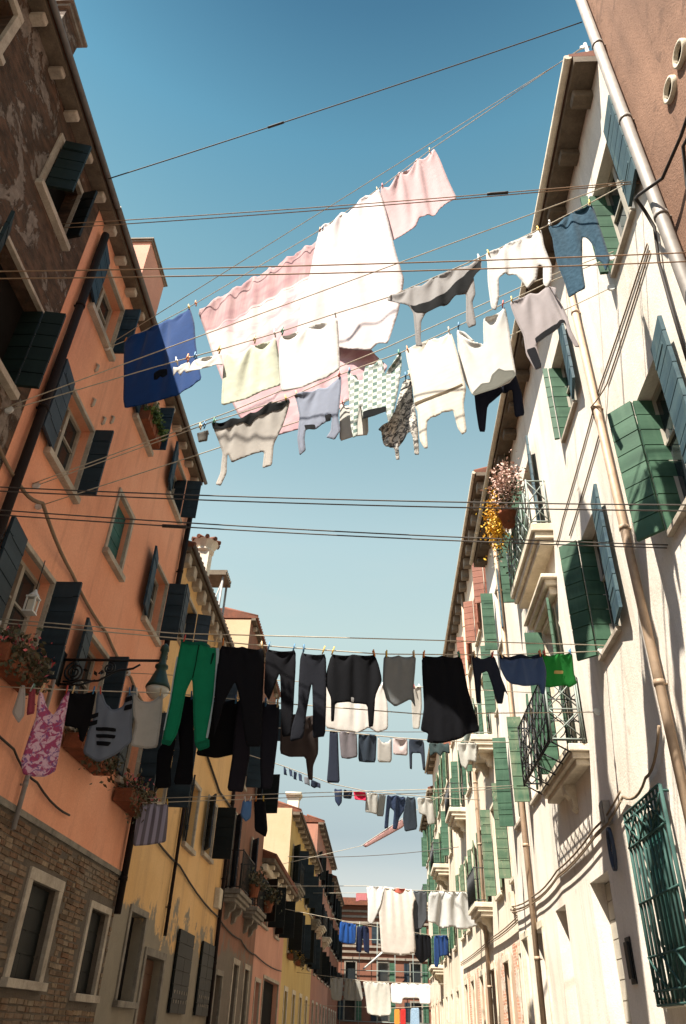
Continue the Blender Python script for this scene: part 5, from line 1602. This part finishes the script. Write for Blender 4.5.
# cables fixed to the walls
def cable(name, pts, r, mat, label, cat='cable', group=None):
    c = Vector(pts[0]); o = MB().tube(pts, r, 6).build(name, M[mat], None, loc=c); return props(o, label, cat, group)
def sagged(pts, n=6, sag=.03):
    out = []
    for a, b in zip(pts, pts[1:]):
        for i in range(n):
            u = i/n; out.append(tuple(a[k]+(b[k]-a[k])*u - (sag*4*u*(1-u) if k == 2 else 0) for k in range(3)))
    return out + [pts[-1]]
XLc, XRc = XL+.045, XR-.045
cable('wall_cable', sagged([(XLc,3.9,7.0), (XLc,5.7,6.75), (XLc,6.6,6.62), (XLc+.15,6.9,6.6), (XLc,8.4,6.52), (XLc,10.0,6.42), (XLc,11.4,6.3), (XLc,12.6,6.2)], 5, .05), .024, 'wall_cable', 'thick cable bundle sagging across the orange house between its lower windows')
cable('wall_cable', sagged([(XLc,6.3,4.32), (XLc,8.2,4.1), (XLc,9.0,3.95), (XLc,10.2,3.85)], 5, .05), .014, 'cable', 'dark cable low on the orange plaster just above the brick')
cable('wall_cable', sagged([(XLc,13.0,4.6), (XLc,16.5,4.3), (XLc,21.2,3.9), (XLc,25,3.75), (XLc,28.2,3.6), (XLc,36,3.6)], 5, .08), .02, 'cable', 'dark cable running along the yellow and brown houses')
m = MB().tube([(XLc+.0,17.0,7.0), (XLc,19.5,6.55), (XLc,22,6.6)], .03, 6); c = m.build('wall_cable', M['cable'], None, loc=(XLc,17,7)); props(c, 'dark cable above the middle windows of the yellow house', 'cable')
bun = MB()
for k, (dz, dx) in enumerate(((0,0), (.06,.02), (-.05,.03))):
    bun.tube(sagged([(XRc-dx,9.2,3.98+dz), (XRc-dx,10.6,3.86+dz), (XRc-dx,13.2,3.78+dz), (XRc-dx,15.4,3.72+dz), (XRc-dx-.05,17.8,3.84+dz), (XRc+.25,18.3,3.84+dz), (XRc+.25,24,3.84+dz), (XRc+.25,33.8,3.9+dz)], 4, .04), .017-.003*k, 6)
c = bun.build('wall_cable', M['wall_cable'], None, loc=(XRc,9.2,3.9)); props(c, 'thick bundle of cables along the cream house above the doorways', 'cable')
cable('wall_cable', sagged([(XRc,7.6,4.28), (XRc,8.3,3.95), (XRc,9.2,3.98)], 6, .1), .016, 'wall_cable', 'cable looping from the tan downpipe down to the barred window')
cable('wall_cable', sagged([(XR-.014,5.0,8.72), (XR-.014,7.15,8.70), (XR-.014,9.8,8.4), (XR-.014,10.4,8.3)], 5, .02), .010, 'wall_cable', 'thin conduit ending at the upper balcony of the cream house')
cable('wall_cable', sagged([(XR-.014,5.0,8.60), (XR-.014,6.9,8.5), (XR-.15,7.25,8.42), (XR-.014,7.5,8.2), (XR-.014,9.6,7.95)], 5, .02), .010, 'wall_cable', 'conduit looping round the tan downpipe of the cream house')
cable('wall_cable', [(XRc-.02,2.6,8.75), (XRc-.03,3.3,8.62), (XRc-.05,3.75,8.58), (XRc-.1,4.15,8.56), (XRc-.2,4.46,8.78), (XRc-.16,4.60,8.95), (XRc-.05,4.70,8.86), (XRc,4.72,8.6), (XRc,4.85,8.2), (XRc,4.9,7.6), (XRc,4.95,6.6)], .018, 'cable', 'black cable hooking round the zinc downpipe, upper right')
cable('wall_cable', [(XRc,3.0,8.2), (XRc-.02,3.5,8.42), (XRc-.03,3.8,8.5), (XRc,4.0,8.2), (XRc,4.15,7.4), (XRc,4.2,6.4)], .018, 'cable', 'thin black cable dropping down the pinkish wall beside the zinc downpipe')
for k in range(1):
    m = MB()
    for q in range(9):
        rr = .15+.006*(q%3); m.tube([(XR-.05-.012*(q//3), 9.95+rr*.55*math.cos(a), 3.55+rr*1.5*math.sin(a)) for a in [2*math.pi*i/20+.1*q for i in range(21)]], .012, 5)
    props(m.build('hose_coil', M['hose'], None, loc=(XR-.05,9.95,3.5)), 'dark blue hose coil hanging between doorway and barred window', 'hose')
m = MB().box(XR-.1, XR-.002, 9.9, 10.06, 3.84, 4.12); m.box(XR-.115, XR-.101, 9.92, 10.04, 3.87, 4.09)
props(m.build('meter_box', M['zinc'], None, loc=(XR,10,3.9), bevel=.01), 'grey meter box on the wall just above the blue hose coil', 'box')
m = MB().box(XR-.02, XR-.002, 10.0, 10.2, 2.15, 2.62); m.box(XR-.05, XR-.021, 10.03, 10.17, 2.2, 2.57)
props(m.build('letter_box', M['iron'], None, loc=(XR,10.1,2.3), bevel=.006), 'narrow black letter box beside the big doorway', 'letter box')
m = MB().box(XL+.002, XL+.13, 20.6, 21.0, 4.05, 4.5); m.box(XL+.131, XL+.142, 20.63, 20.97, 4.08, 4.47)
props(m.build('junction_box', M['pale_stone'], None, loc=(XL,20.8,4.2), bevel=.01), 'pale junction box at the right edge of the yellow house', 'box')
m = MB().box(3.1, 3.19, 19.9, 20.15, 4.1, 4.5); m.box(3.09, 3.099, 19.93, 20.12, 4.13, 4.47)
props(m.build('junction_box', M['pale_stone'], None, loc=(3.15,20,4.2), bevel=.01), 'cream junction box on the pale house above the cables', 'box')
# small iron wall ties on the orange house
for (y, z, lab) in ((7.45,9.45,'below the top left window'), (8.35,9.25,'right of the top left window'), (7.65,8.95,'above the middle left window'), (8.1,9.0,'between the two upper left windows')):
    m = MB().tube([(XL, y, z-.07), (XL+.03, y, z-.05), (XL+.035, y, z+.05), (XL, y, z+.07)], .022, 6)
    props(m.build('wall_tie', M['stone'], None, loc=(XL,y,z)), 'small pale wall tie on orange plaster ' + lab, 'wall tie', 'wall ties on the orange house')

# ================================================================== WIRES ACROSS THE STREET
def wire(name, a, b, sag, r, label, mat='wire', group='electric wires across the street'):
    a, b = Vector(a), Vector(b); pts = [a+(b-a)*(i/24)-Vector((0,0,sag*4*(i/24)*(1-i/24))) for i in range(25)]
    o = MB().tube(pts, r, 6).build(name, M[mat], None, loc=tuple(a)); return props(o, label, 'wire', group)
WL = {'W1':'single dark wire highest across the sky', 'W2a':'upper wire of the pair crossing the pink cloth', 'W2b':'lower wire of the pair crossing the pink cloth',
 'W3a':'upper wire of the level pair crossing in front of the sheets', 'W3b':'lower wire of the level pair crossing in front of the sheets',
 'W4a':'topmost of four dark wires below the shirts in open sky', 'W4b':'second of four dark wires below the shirts in open sky', 'W5a':'third of four dark wires below the shirts in open sky', 'W5b':'lowest of four dark wires below the shirts in open sky'}
for k, (a, b) in SPANS.items():
    wire('overhead_wire', a, b, .05, .009 if k == 'W1' else .0065, WL[k], 'wire' if k in ('W1','W4a','W4b','W5a','W5b') else 'tan_wire')
    if k in ('W1', 'W2a', 'W5b'):
        A, Bv = Vector(a), Vector(b); u = (Bv-A).normalized(); f = {'W1':.35, 'W2a':.78, 'W5b':.3}[k]
        p = A+(Bv-A)*f; p.z -= .05*4*f*(1-f)
        props(MB().tube([p-u*.12, p-u*.08, p+u*.08, p+u*.12], .018, 8).build('wire_joint', M['cable'], None, loc=tuple(p)), 'dark joint clamped on the ' + {'W1':'highest single wire', 'W2a':'wire pair crossing the pink cloth', 'W5b':'lowest of the four dark wires'}[k], 'wire joint')
props(wire('overhead_wire', (XL, 26, 10.5), (3.2, 24, 9.8), .1, .012, 'thin far wire high above the long dark line'), None)
wire('overhead_wire', (XL, 36, 8.0), (3.2, 33, 8.0), .15, .014, 'far pale wire just above the end of street washing')

# ================================================================== WASHING LINES AND WASHING
ROWNAME = {'A':'highest line with sheets and blue towel', 'B':'second line with pale towels and denim shirt', 'C':'third line with checked shirt and cream jumper', 'C2':'line just under the checked shirt', 'D':'long line of dark trousers', 'D3':'line hidden behind the long dark line', 'E':'low line by the street lamp',
 'S':'low line with lilac striped towel', 'F':'second line down the street with grey tops', 'G':'third line down the street with red cloth', 'P':'bare far line with slanting pink cloth', 'H':'far line with cream nightshirt', 'H2':'far line with bright blue towel', 'H3':'far line with little pink flag', 'I':'lowest far line with white shirt', 'I2':'last line at the end of the street'}
def row_pt(row, s, z, off=0.):
    r = ROWS[row]; u = r['u']; n = (u[1], -u[0])
    return Vector((r['P0'][0]+u[0]*s+n[0]*off, r['P0'][1]+u[1]*s+n[1]*off, z))
def rope_z(row, s):
    p = ROWS[row]['rope']; return float(np.interp(s, [q[0] for q in p], [q[1] for q in p]))
for k, r in ROWS.items():
    e = empty('washing_line', tuple(row_pt(k, 0, r['rope'][0][1])), 'washing line: ' + ROWNAME[k], 'washing line', 'washing lines across the street')
    far = k in 'FGPHI' or k in ('H2','H3','I2')
    rad = .010 if far else .0065
    MB().tube([row_pt(k, s, z) for s, z in r['rope']], rad, 6).build('rope', M['rope'], e)
    if r['rope2']: MB().tube([row_pt(k, s, z, .02) for s, z in r['rope2']], rad, 6).build('rope', M['rope'], e)
    if k == 'A':
        q = row_pt(k, r['L'], r['rope'][-1][1]); MB().tube([(q.x, q.y, 12.5), (q.x, q.y, q.z+.05)], .03, 8).build('post', M['white_metal'], e)
    if not far:
        for s in (.05, r['L']-.05):
            z = rope_z(k, s); p = row_pt(k, s, z)
            m = MB().lathe((p.x, p.y, p.z), [(.05,-.012), (.05,-.008), (.04,0), (.05,.008), (.05,.012)], 12, (r['u'][1], -r['u'][0], 0))
            m.tube([p, p + Vector((-.12 if s < 1 else .12, 0, 0))], .012, 6)
            m.build('pulley', M['white_metal'], e)

def outline_round(pts, it=1):
    for _ in range(it):
        q = []
        for a, b in zip(pts, pts[1:]+pts[:1]):
            q += [(a[0]*.9+b[0]*.1, a[1]*.9+b[1]*.1), (a[0]*.1+b[0]*.9, a[1]*.1+b[1]*.9)]
        pts = q
    return pts
def inside(P, poly):
    x, y = P[:,0], P[:,1]; c = np.zeros(len(P), bool); n = len(poly)
    for i in range(n):
        x1, y1 = poly[i]; x2, y2 = poly[(i+1) % n]
        if y1 == y2: continue
        cond = ((y1 > y) != (y2 > y)) & (x < (x2-x1)*(y-y1)/(y2-y1)+x1); c ^= cond
    return c
def bdist(P, poly):
    d = np.full(len(P), 1e9); n = len(poly)
    for i in range(n):
        a = np.array(poly[i]); b = np.array(poly[(i+1) % n]); ab = b-a; L2 = ab@ab
        if L2 < 1e-12: continue
        t = np.clip(((P-a)@ab)/L2, 0, 1); d = np.minimum(d, np.linalg.norm(P-(a+t[:,None]*ab), axis=1))
    return d
def ridge(x): return 1-abs(2*x)
def disp(row, s, z, g, seed):
    """out-of-plane shape of hanging cloth: taut at the rope, pleats falling from the pegs, drag lines and crumples below"""
    v = max(0., rope_z(row, s)-z)
    A = g.get('fold', .030 if g['kind'] == 'sheet' else .020); k = g['_k']/(2*math.pi)
    f = min(1., .08+v/.7)
    N = noise.noise
    s0, s1 = g['_s']; W = max(.1, s1-s0); q = (s-s0)/W; S = math.sin
    # broad slow billows
    d = A*.9*f*N((s*1.3, v*.8, seed+11))
    d += A*.9*f*N((s*k*.6+.3*N((v*.9, s, seed)), v*.3, seed)) + A*.45*f*ridge(N((s*k*1.1, v*.5, seed+2)))
    d += .004*ridge(N((s*6+v*2.0, v*2.5, seed+5)))
    d += g['_sway']*v
    return d
def drape(V2, F, row, g, pegs, seed, steps, excess):
    """position-based cloth: the piece is cut a little wider than it hangs and pinned at its pegs, so gravity folds it"""
    n = len(V2); rs = np.random.RandomState(int(seed*10) % 99991)
    tri = np.array(F); e = np.sort(np.concatenate([tri[:, [0,1]], tri[:, [1,2]], tri[:, [2,0]]]), 1); e = np.unique(e, axis=0)
    opp = {}
    for a, b, c in F:
        for (p, q, r) in ((a,b,c), (b,c,a), (c,a,b)): opp.setdefault((min(p,q), max(p,q)), []).append(r)
    bend = np.array([sorted(v) for v in opp.values() if len(v) == 2] or [[0, 0]])
    mid = (V2[:,0].min()+V2[:,0].max())/2
    rest = V2.copy(); rest[:,0] = mid+(rest[:,0]-mid)*(1+excess); rest[:,1] = rest[:,1].max()+(rest[:,1]-rest[:,1].max())*g.get('zs', .962)
    def length(ed): return np.linalg.norm(rest[ed[:,0]]-rest[ed[:,1]], axis=1)
    def colour(ed):
        used = {}; groups = []
        for k, (a, b) in enumerate(ed.tolist()):
            if a == b: continue
            ua, ub = used.setdefault(a, set()), used.setdefault(b, set()); c = 0
            while c in ua or c in ub: c += 1
            ua.add(c); ub.add(c)
            while len(groups) <= c: groups.append([])
            groups[c].append(k)
        L = length(ed)
        return [(ed[q,0], ed[q,1], L[q]) for q in map(np.array, groups)]
    GE, GB = colour(e), colour(bend)
    x = np.zeros((n, 3)); x[:,0] = V2[:,0]; x[:,2] = V2[:,1]
    for i in range(n):
        s_, z_ = V2[i]; x[i,1] = .030*noise.noise((s_*3.2, z_*1.0, seed)) + .014*noise.noise((s_*8, z_*2.5, seed+4)) + .006*noise.noise((s_*17, z_*7, seed+6))
    w = np.ones(n)
    for (ps, pz) in pegs:
        dd = np.hypot(V2[:,0]-ps, V2[:,1]-pz); m = dd < max(.022, dd.min()+1e-6); w[m] = 0; x[m,1] *= .25
    old = x.copy(); gz = np.array([0, 0, -.00042]); wind = rs.uniform(-.00012, .00012)
    for it in range(steps):
        vel = (x-old)*.93; old = x.copy(); x = x+(vel+gz+np.array([0, wind, 0]))*w[:,None]
        for rep_ in range(9):
            for a, b, L in GE:
                d = x[b]-x[a]; ln = np.sqrt((d*d).sum(1))+1e-9; wa, wb = w[a], w[b]; ws = wa+wb; ws[ws == 0] = 1
                c = d*((ln-L)/ln/ws*.9)[:,None]; x[a] += c*wa[:,None]; x[b] -= c*wb[:,None]
        for a, b, L in GB:
            d = x[b]-x[a]; ln = np.sqrt((d*d).sum(1))+1e-9; wa, wb = w[a], w[b]; ws = wa+wb; ws[ws == 0] = 1
            c = d*((ln-L)/ln/ws*.10)[:,None]; x[a] += c*wa[:,None]; x[b] -= c*wb[:,None]
    return x
def top_pegs(row, g):
    """where pegs hold the piece: both ends of its top edge and every half metre between"""
    o = g['o']; top = sorted([p for p in o if p[1] > rope_z(row, p[0])-.17])
    if len(top) < 2: top = sorted(sorted(o, key=lambda p: -p[1])[:2])
    a, b = top[0], top[-1]; k = max(1, int(round((b[0]-a[0])/(.24 if g['kind'] == 'garment' else .30))))
    if g['name'] == 'handkerchief': return [((a[0]+b[0])/2, max(a[1], b[1]))]
    pg = []
    for i in range(k+1):
        s_ = a[0]+.012+(b[0]-a[0]-.024)*i/k; pg.append((s_, float(np.interp(s_, [q[0] for q in top], [q[1] for q in top]))-.006))
    return pg
def cloth_obj(name, poly, row, g, mat, parent=None, off=0., res=.03, seed=0., base=None, host=None, sim=False):
    raw = poly; poly = outline_round(poly)
    dense = []
    for a, b in zip(poly, poly[1:]+poly[:1]):
        n = max(1, int(math.dist(a, b)/res))
        dense += [(a[0]+(b[0]-a[0])*i/n, a[1]+(b[1]-a[1])*i/n) for i in range(n)]
    P = np.array(dense); lo, hi = P.min(0), P.max(0)
    gx, gy = np.meshgrid(np.arange(lo[0]+res/2, hi[0], res), np.arange(lo[1]+res/2, hi[1], res*.87)); gx = gx + (np.arange(gx.shape[0])[:,None] % 2)*res/2
    Q = np.stack([gx.ravel(), gy.ravel()], 1)
    if len(Q):
        Q = Q[inside(Q, poly)]
        if len(Q): Q = Q[bdist(Q, poly) > res*.45]
    n = len(dense)
    cdt = delaunay_2d_cdt([Vector(p) for p in dense] + [Vector((q[0], q[1])) for q in Q], [(i, (i+1) % n) for i in range(n)], [], 1, 1e-6)
    V2 = np.array([(v.x, v.y) for v in cdt[0]]); F = [tuple(f) for f in cdt[2]]; nv = len(V2)
    bd = bdist(V2, poly)
    if host is not None:                                             # a trim piece follows the cloth it is sewn on
        HV, HX, HN = host; X = np.zeros((nv, 3))
        for i in range(nv):
            dd = ((HV-V2[i])**2).sum(1); k4 = np.argpartition(dd, 4)[:4]; wt = 1/(dd[k4]+1e-5); wt /= wt.sum()
            dl = HX[k4]-np.stack([HV[k4][:,0], np.zeros(4), HV[k4][:,1]], 1)
            nn = (HN[k4]*wt[:,None]).sum(0); nn /= np.linalg.norm(nn)+1e-9
            X[i] = np.array([V2[i,0], 0, V2[i,1]]) + (dl*wt[:,None]).sum(0) + nn*(.011 if g['kind'] == 'garment' else .006)
    elif sim: X = drape(V2, F, row, g, top_pegs(row, g), seed, g.get('steps', 70), g.get('excess', .055 if g['kind'] == 'garment' else .075))
    else: X = np.stack([V2[:,0], np.array([disp(row, a, b, g, seed) for a, b in V2]), V2[:,1]], 1)
    # normals in (along, out, up) space; 'out' is towards the camera end of the street
    tri = np.array(F); fn = np.cross(X[tri[:,1]]-X[tri[:,0]], X[tri[:,2]]-X[tri[:,0]]); NN = np.zeros((nv, 3))
    for c in range(3): np.add.at(NN, tri[:,c], fn)
    NN /= np.linalg.norm(NN, axis=1)[:,None]+1e-12
    if NN[:,1].mean() < 0: NN = -NN; 
    T = (.0035 if g['kind'] == 'garment' else .0018)
    def W3(x): return row_pt(row, x[0], x[2], x[1]+off)
    faces = [f for f in F]
    if host is not None: V = [W3(x) for x in X]; st = list(V2); bb = bd
    else:
        inner = np.clip(bd/.03, .25, 1)*T
        V = [W3(x) for x in X+NN*inner[:,None]] + [W3(x) for x in X-NN*inner[:,None]]
        faces += [tuple(nv+i for i in reversed(f)) for f in F]
        cnt = {}
        for f in F:
            for a, b in zip(f, f[1:]+f[:1]): cnt[(a, b)] = 1
        faces += [(b, a, nv+a, nv+b) for (a, b) in cnt if (b, a) not in cnt]
        st = list(V2)*2; bb = np.concatenate([bd, bd])
    c0 = base if base is not None else row_pt(row, float(lo[0]+hi[0])/2, float(hi[1]))
    me = bpy.data.meshes.new(name); me.from_pydata([tuple(v-c0) for v in V], [], faces)
    me.polygons.foreach_set('use_smooth', [True]*len(me.polygons)); me.materials.append(mat)
    uvl = me.uv_layers.new(name='UVMap')
    for lp_ in me.loops: s, z = st[lp_.vertex_index]; uvl.data[lp_.index].uv = (s-lo[0], rope_z(row, s)-z)
    at = me.attributes.new('hem', 'FLOAT', 'POINT'); at.data.foreach_set('value', [float(q) for q in bb])
    import bmesh
    bm = bmesh.new(); bm.from_mesh(me); bmesh.ops.recalc_face_normals(bm, faces=bm.faces); bm.to_mesh(me); bm.free()
    o = link(bpy.data.objects.new(name, me))
    if parent is not None: o.parent = parent
    else: o.location = c0
    LOC[o.name] = c0
    return o, c0, (V2, X, NN)
PEGC = [('red','b8402e'), ('green','2f7a5a'), ('wooden','c9a878'), ('orange','d07a2e'), ('white','d8d2c8'), ('blue','2f6a90'), ('yellow','d0a83a')]
PEGM = {}
for nme, hx in PEGC: PEGM[nme] = plain(nme+'_peg', hx, .5)
for gi, g in enumerate(GARMENTS):
    row = g['row']; seed = gi*3.7+1.3; rnd = random.Random(gi)
    wdt = max(p[0] for p in g['o'])-min(p[0] for p in g['o'])
    g['_k'] = 2*math.pi/rnd.uniform(.22, .36)*(1 if wdt < 2 else .7); g['_sway'] = rnd.uniform(-.04, .04)
    s_ = [p[0] for p in g['o']]; g['_s'] = (min(s_), max(s_)); g['_swl'] = rnd.uniform(.10, .17); g['_sw'] = rnd.uniform(.006, .012); g['_hl'] = rnd.uniform(.09, .15)
    if g['name'] in ('blouse', 'denim_shirt', 'striped_shirt', 'patterned_blouse'): g['_sw'] = .016
    npk = max(2, int(round(wdt/.55))+1); g['_pegs'] = [min(s_)+wdt*k_/(npk-1) for k_ in range(npk)]
    far = row not in ('A','B','C','C2','D','D3','E','S')
    res = .024 if not far else .035
    if wdt > 1.3 and far: res = .06
    elif wdt > 1.3: res = .035
    o, c0, host = cloth_obj(g['name'], g['o'], row, g, cloth_mat(g['mat']), off=-g.get('off', 0.), res=res, seed=seed, sim=row not in ('I2','P','H3') and g['name'] not in ('handkerchief', 'rag'))
    props(o, g['label'], g['cat'], g.get('grp', 'washing on the ' + ROWNAME[row]))
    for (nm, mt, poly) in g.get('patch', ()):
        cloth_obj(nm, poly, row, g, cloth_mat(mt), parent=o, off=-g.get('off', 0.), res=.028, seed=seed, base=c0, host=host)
    if not far and g['kind'] and 'handkerchief' not in g['name']:
        top = [p for p in g['o'] if p[1] > rope_z(row, p[0])-.09]
        if len(top) < 2: continue
        a, b = min(top), max(top)
        for side, s in (('left', a[0]+.03), ('right', b[0]-.03)):
            cn, _h = rnd.choice(PEGC); z = rope_z(row, s); p = row_pt(row, s, z)
            u = Vector((ROWS[row]['u'][0], ROWS[row]['u'][1], 0)); nn = Vector((u.y, -u.x, 0)); tl = rnd.uniform(-.25, .25)
            up = (Vector((0,0,1))+u*tl).normalized()
            m = MB()
            m.obox(p-up*.045-u*.007+nn*(.014), u*.014, nn*.010, up*.09); m.obox(p-up*.045-u*.007-nn*.024, u*.014, nn*.010, up*.09)
            m.tube([p+up*.012-nn*.016, p+up*.012+nn*.016], .006, 6)
            pl = m.build('clothes_peg', PEGM[cn], None, loc=tuple(p))
            words = g['label'].split()
            short = ' '.join(words[:9])
            while short.split()[-1] in ('of','the','in','a','with','and','right','left','behind','from','on','to','by','over','just','directly','between','beside','under','its','at','front','like','below','two','whose','second'): short = ' '.join(short.split()[:-1])
            props(pl, '%s clothes peg, %s end of the %s' % (cn, side, short.replace(',', '')), 'clothes peg', 'clothes pegs on the lines')

# ================================================================== LIGHT, SKY, CAMERA
S = Vector((-1.0, -1.15, 2.55)).normalized()           # towards the sun: behind the camera, above the left roofs
sun = bpy.data.lights.new('sun', 'SUN'); sun.energy = 5.0; sun.angle = R(.55); sun.color = (1., .93, .82)
so = link(bpy.data.objects.new('sun', sun)); so.rotation_euler = S.to_track_quat('Z', 'Y').to_euler(); so.location = (0, -10, 40)
world = bpy.data.worlds.new('World'); scene.world = world; world.use_nodes = True
nt = world.node_tree; bg = nt.nodes['Background']; bg.inputs['Strength'].default_value = .14
sky = nt.nodes.new('ShaderNodeTexSky'); sky.sky_type = 'NISHITA'; sky.sun_disc = False
sky.sun_elevation = math.asin(S.z); sky.sun_rotation = math.atan2(S.x, S.y)
sky.air_density = 1.0; sky.dust_density = 0.; sky.ozone_density = 0.; sky.altitude = 0
tc = nt.nodes.new('ShaderNodeTexCoord'); sp = nt.nodes.new('ShaderNodeSeparateXYZ'); nt.links.new(tc.outputs['Generated'], sp.inputs[0])
rm = nt.nodes.new('ShaderNodeValToRGB'); nt.links.new(sp.outputs[2], rm.inputs[0])
for k in range(5): rm.color_ramp.elements.new(.5)
for e_, (p_, c_) in zip(rm.color_ramp.elements, [(0., (.30,.20,.16)), (.20, (.237,.196,.148)), (.43, (.585,.475,.282)), (.54, (.62,.53,.325)), (.80, (.32,.40,.275)), (.88, (.20,.32,.25)), (.94, (.105,.185,.165))]):
    e_.position = p_; e_.color = c_ + (1,)
mx = nt.nodes.new('ShaderNodeVectorMath'); mx.operation = 'MULTIPLY'; nt.links.new(sky.outputs[0], mx.inputs[0]); nt.links.new(rm.outputs[0], mx.inputs[1])
sc_v = nt.nodes.new('ShaderNodeVectorMath'); sc_v.operation = 'SCALE'; sc_v.inputs['Scale'].default_value = 1.5; nt.links.new(mx.outputs[0], sc_v.inputs[0])
cl = nt.nodes.new('ShaderNodeTexNoise'); cm = nt.nodes.new('ShaderNodeMapping'); nt.links.new(tc.outputs['Generated'], cm.inputs[0]); cm.inputs['Scale'].default_value = (1.2, 1.2, 5)
nt.links.new(cm.outputs[0], cl.inputs['Vector']); cl.inputs['Scale'].default_value = 2.2; cl.inputs['Detail'].default_value = 6
cr = nt.nodes.new('ShaderNodeValToRGB'); nt.links.new(cl.outputs['Fac'], cr.inputs[0]); cr.color_ramp.elements[0].position = .48; cr.color_ramp.elements[1].position = .72; cr.color_ramp.elements[1].color = (.35,)*3 + (1,)
ca = nt.nodes.new('ShaderNodeMath'); ca.operation = 'MULTIPLY'; nt.links.new(cr.outputs[0], ca.inputs[0])
cz = nt.nodes.new('ShaderNodeMapRange'); nt.links.new(sp.outputs[2], cz.inputs[0]); cz.inputs[1].default_value = .62; cz.inputs[2].default_value = .42; nt.links.new(cz.outputs[0], ca.inputs[1])
# the sky round the sun is much brighter and whiter than the part away from it
dt = nt.nodes.new('ShaderNodeVectorMath'); dt.operation = 'DOT_PRODUCT'; nt.links.new(tc.outputs['Generated'], dt.inputs[0]); dt.inputs[1].default_value = tuple(S)
dr = nt.nodes.new('ShaderNodeMapRange'); nt.links.new(dt.outputs['Value'], dr.inputs[0]); dr.inputs[1].default_value = .82; dr.inputs[2].default_value = .985
dmx = nt.nodes.new('ShaderNodeMix'); dmx.data_type = 'RGBA'; nt.links.new(dr.outputs[0], dmx.inputs[0]); nt.links.new(sc_v.outputs[0], dmx.inputs[6]); nt.links.new(sky.outputs[0], dmx.inputs[7])
cmix = nt.nodes.new('ShaderNodeMix'); cmix.data_type = 'RGBA'; nt.links.new(ca.outputs[0], cmix.inputs[0]); nt.links.new(dmx.outputs[2], cmix.inputs[6]); cmix.inputs[7].default_value = (1.5, 1.55, 1.5, 1)
nt.links.new(cmix.outputs[2], bg.inputs[0])

cam = bpy.data.cameras.new('camera'); cam.sensor_fit = 'VERTICAL'; cam.sensor_height = 36; cam.lens = 737/1024*36
cam.clip_start = .05; cam.clip_end = 2000
co = link(bpy.data.objects.new('camera', cam))
mw = Matrix(CAM).to_4x4(); mw.translation = Vector((0, 0, 1.6)); co.matrix_world = mw
scene.camera = co
vs = scene.view_settings; vs.view_transform = 'Standard'; vs.look = 'None'; vs.exposure = 1.78; vs.gamma = 1.0; vs.use_curve_mapping = False
scene.render.engine = 'CYCLES'
scene.cycles.max_bounces = 12; scene.cycles.diffuse_bounces = 7
scene.cycles.use_denoising = True
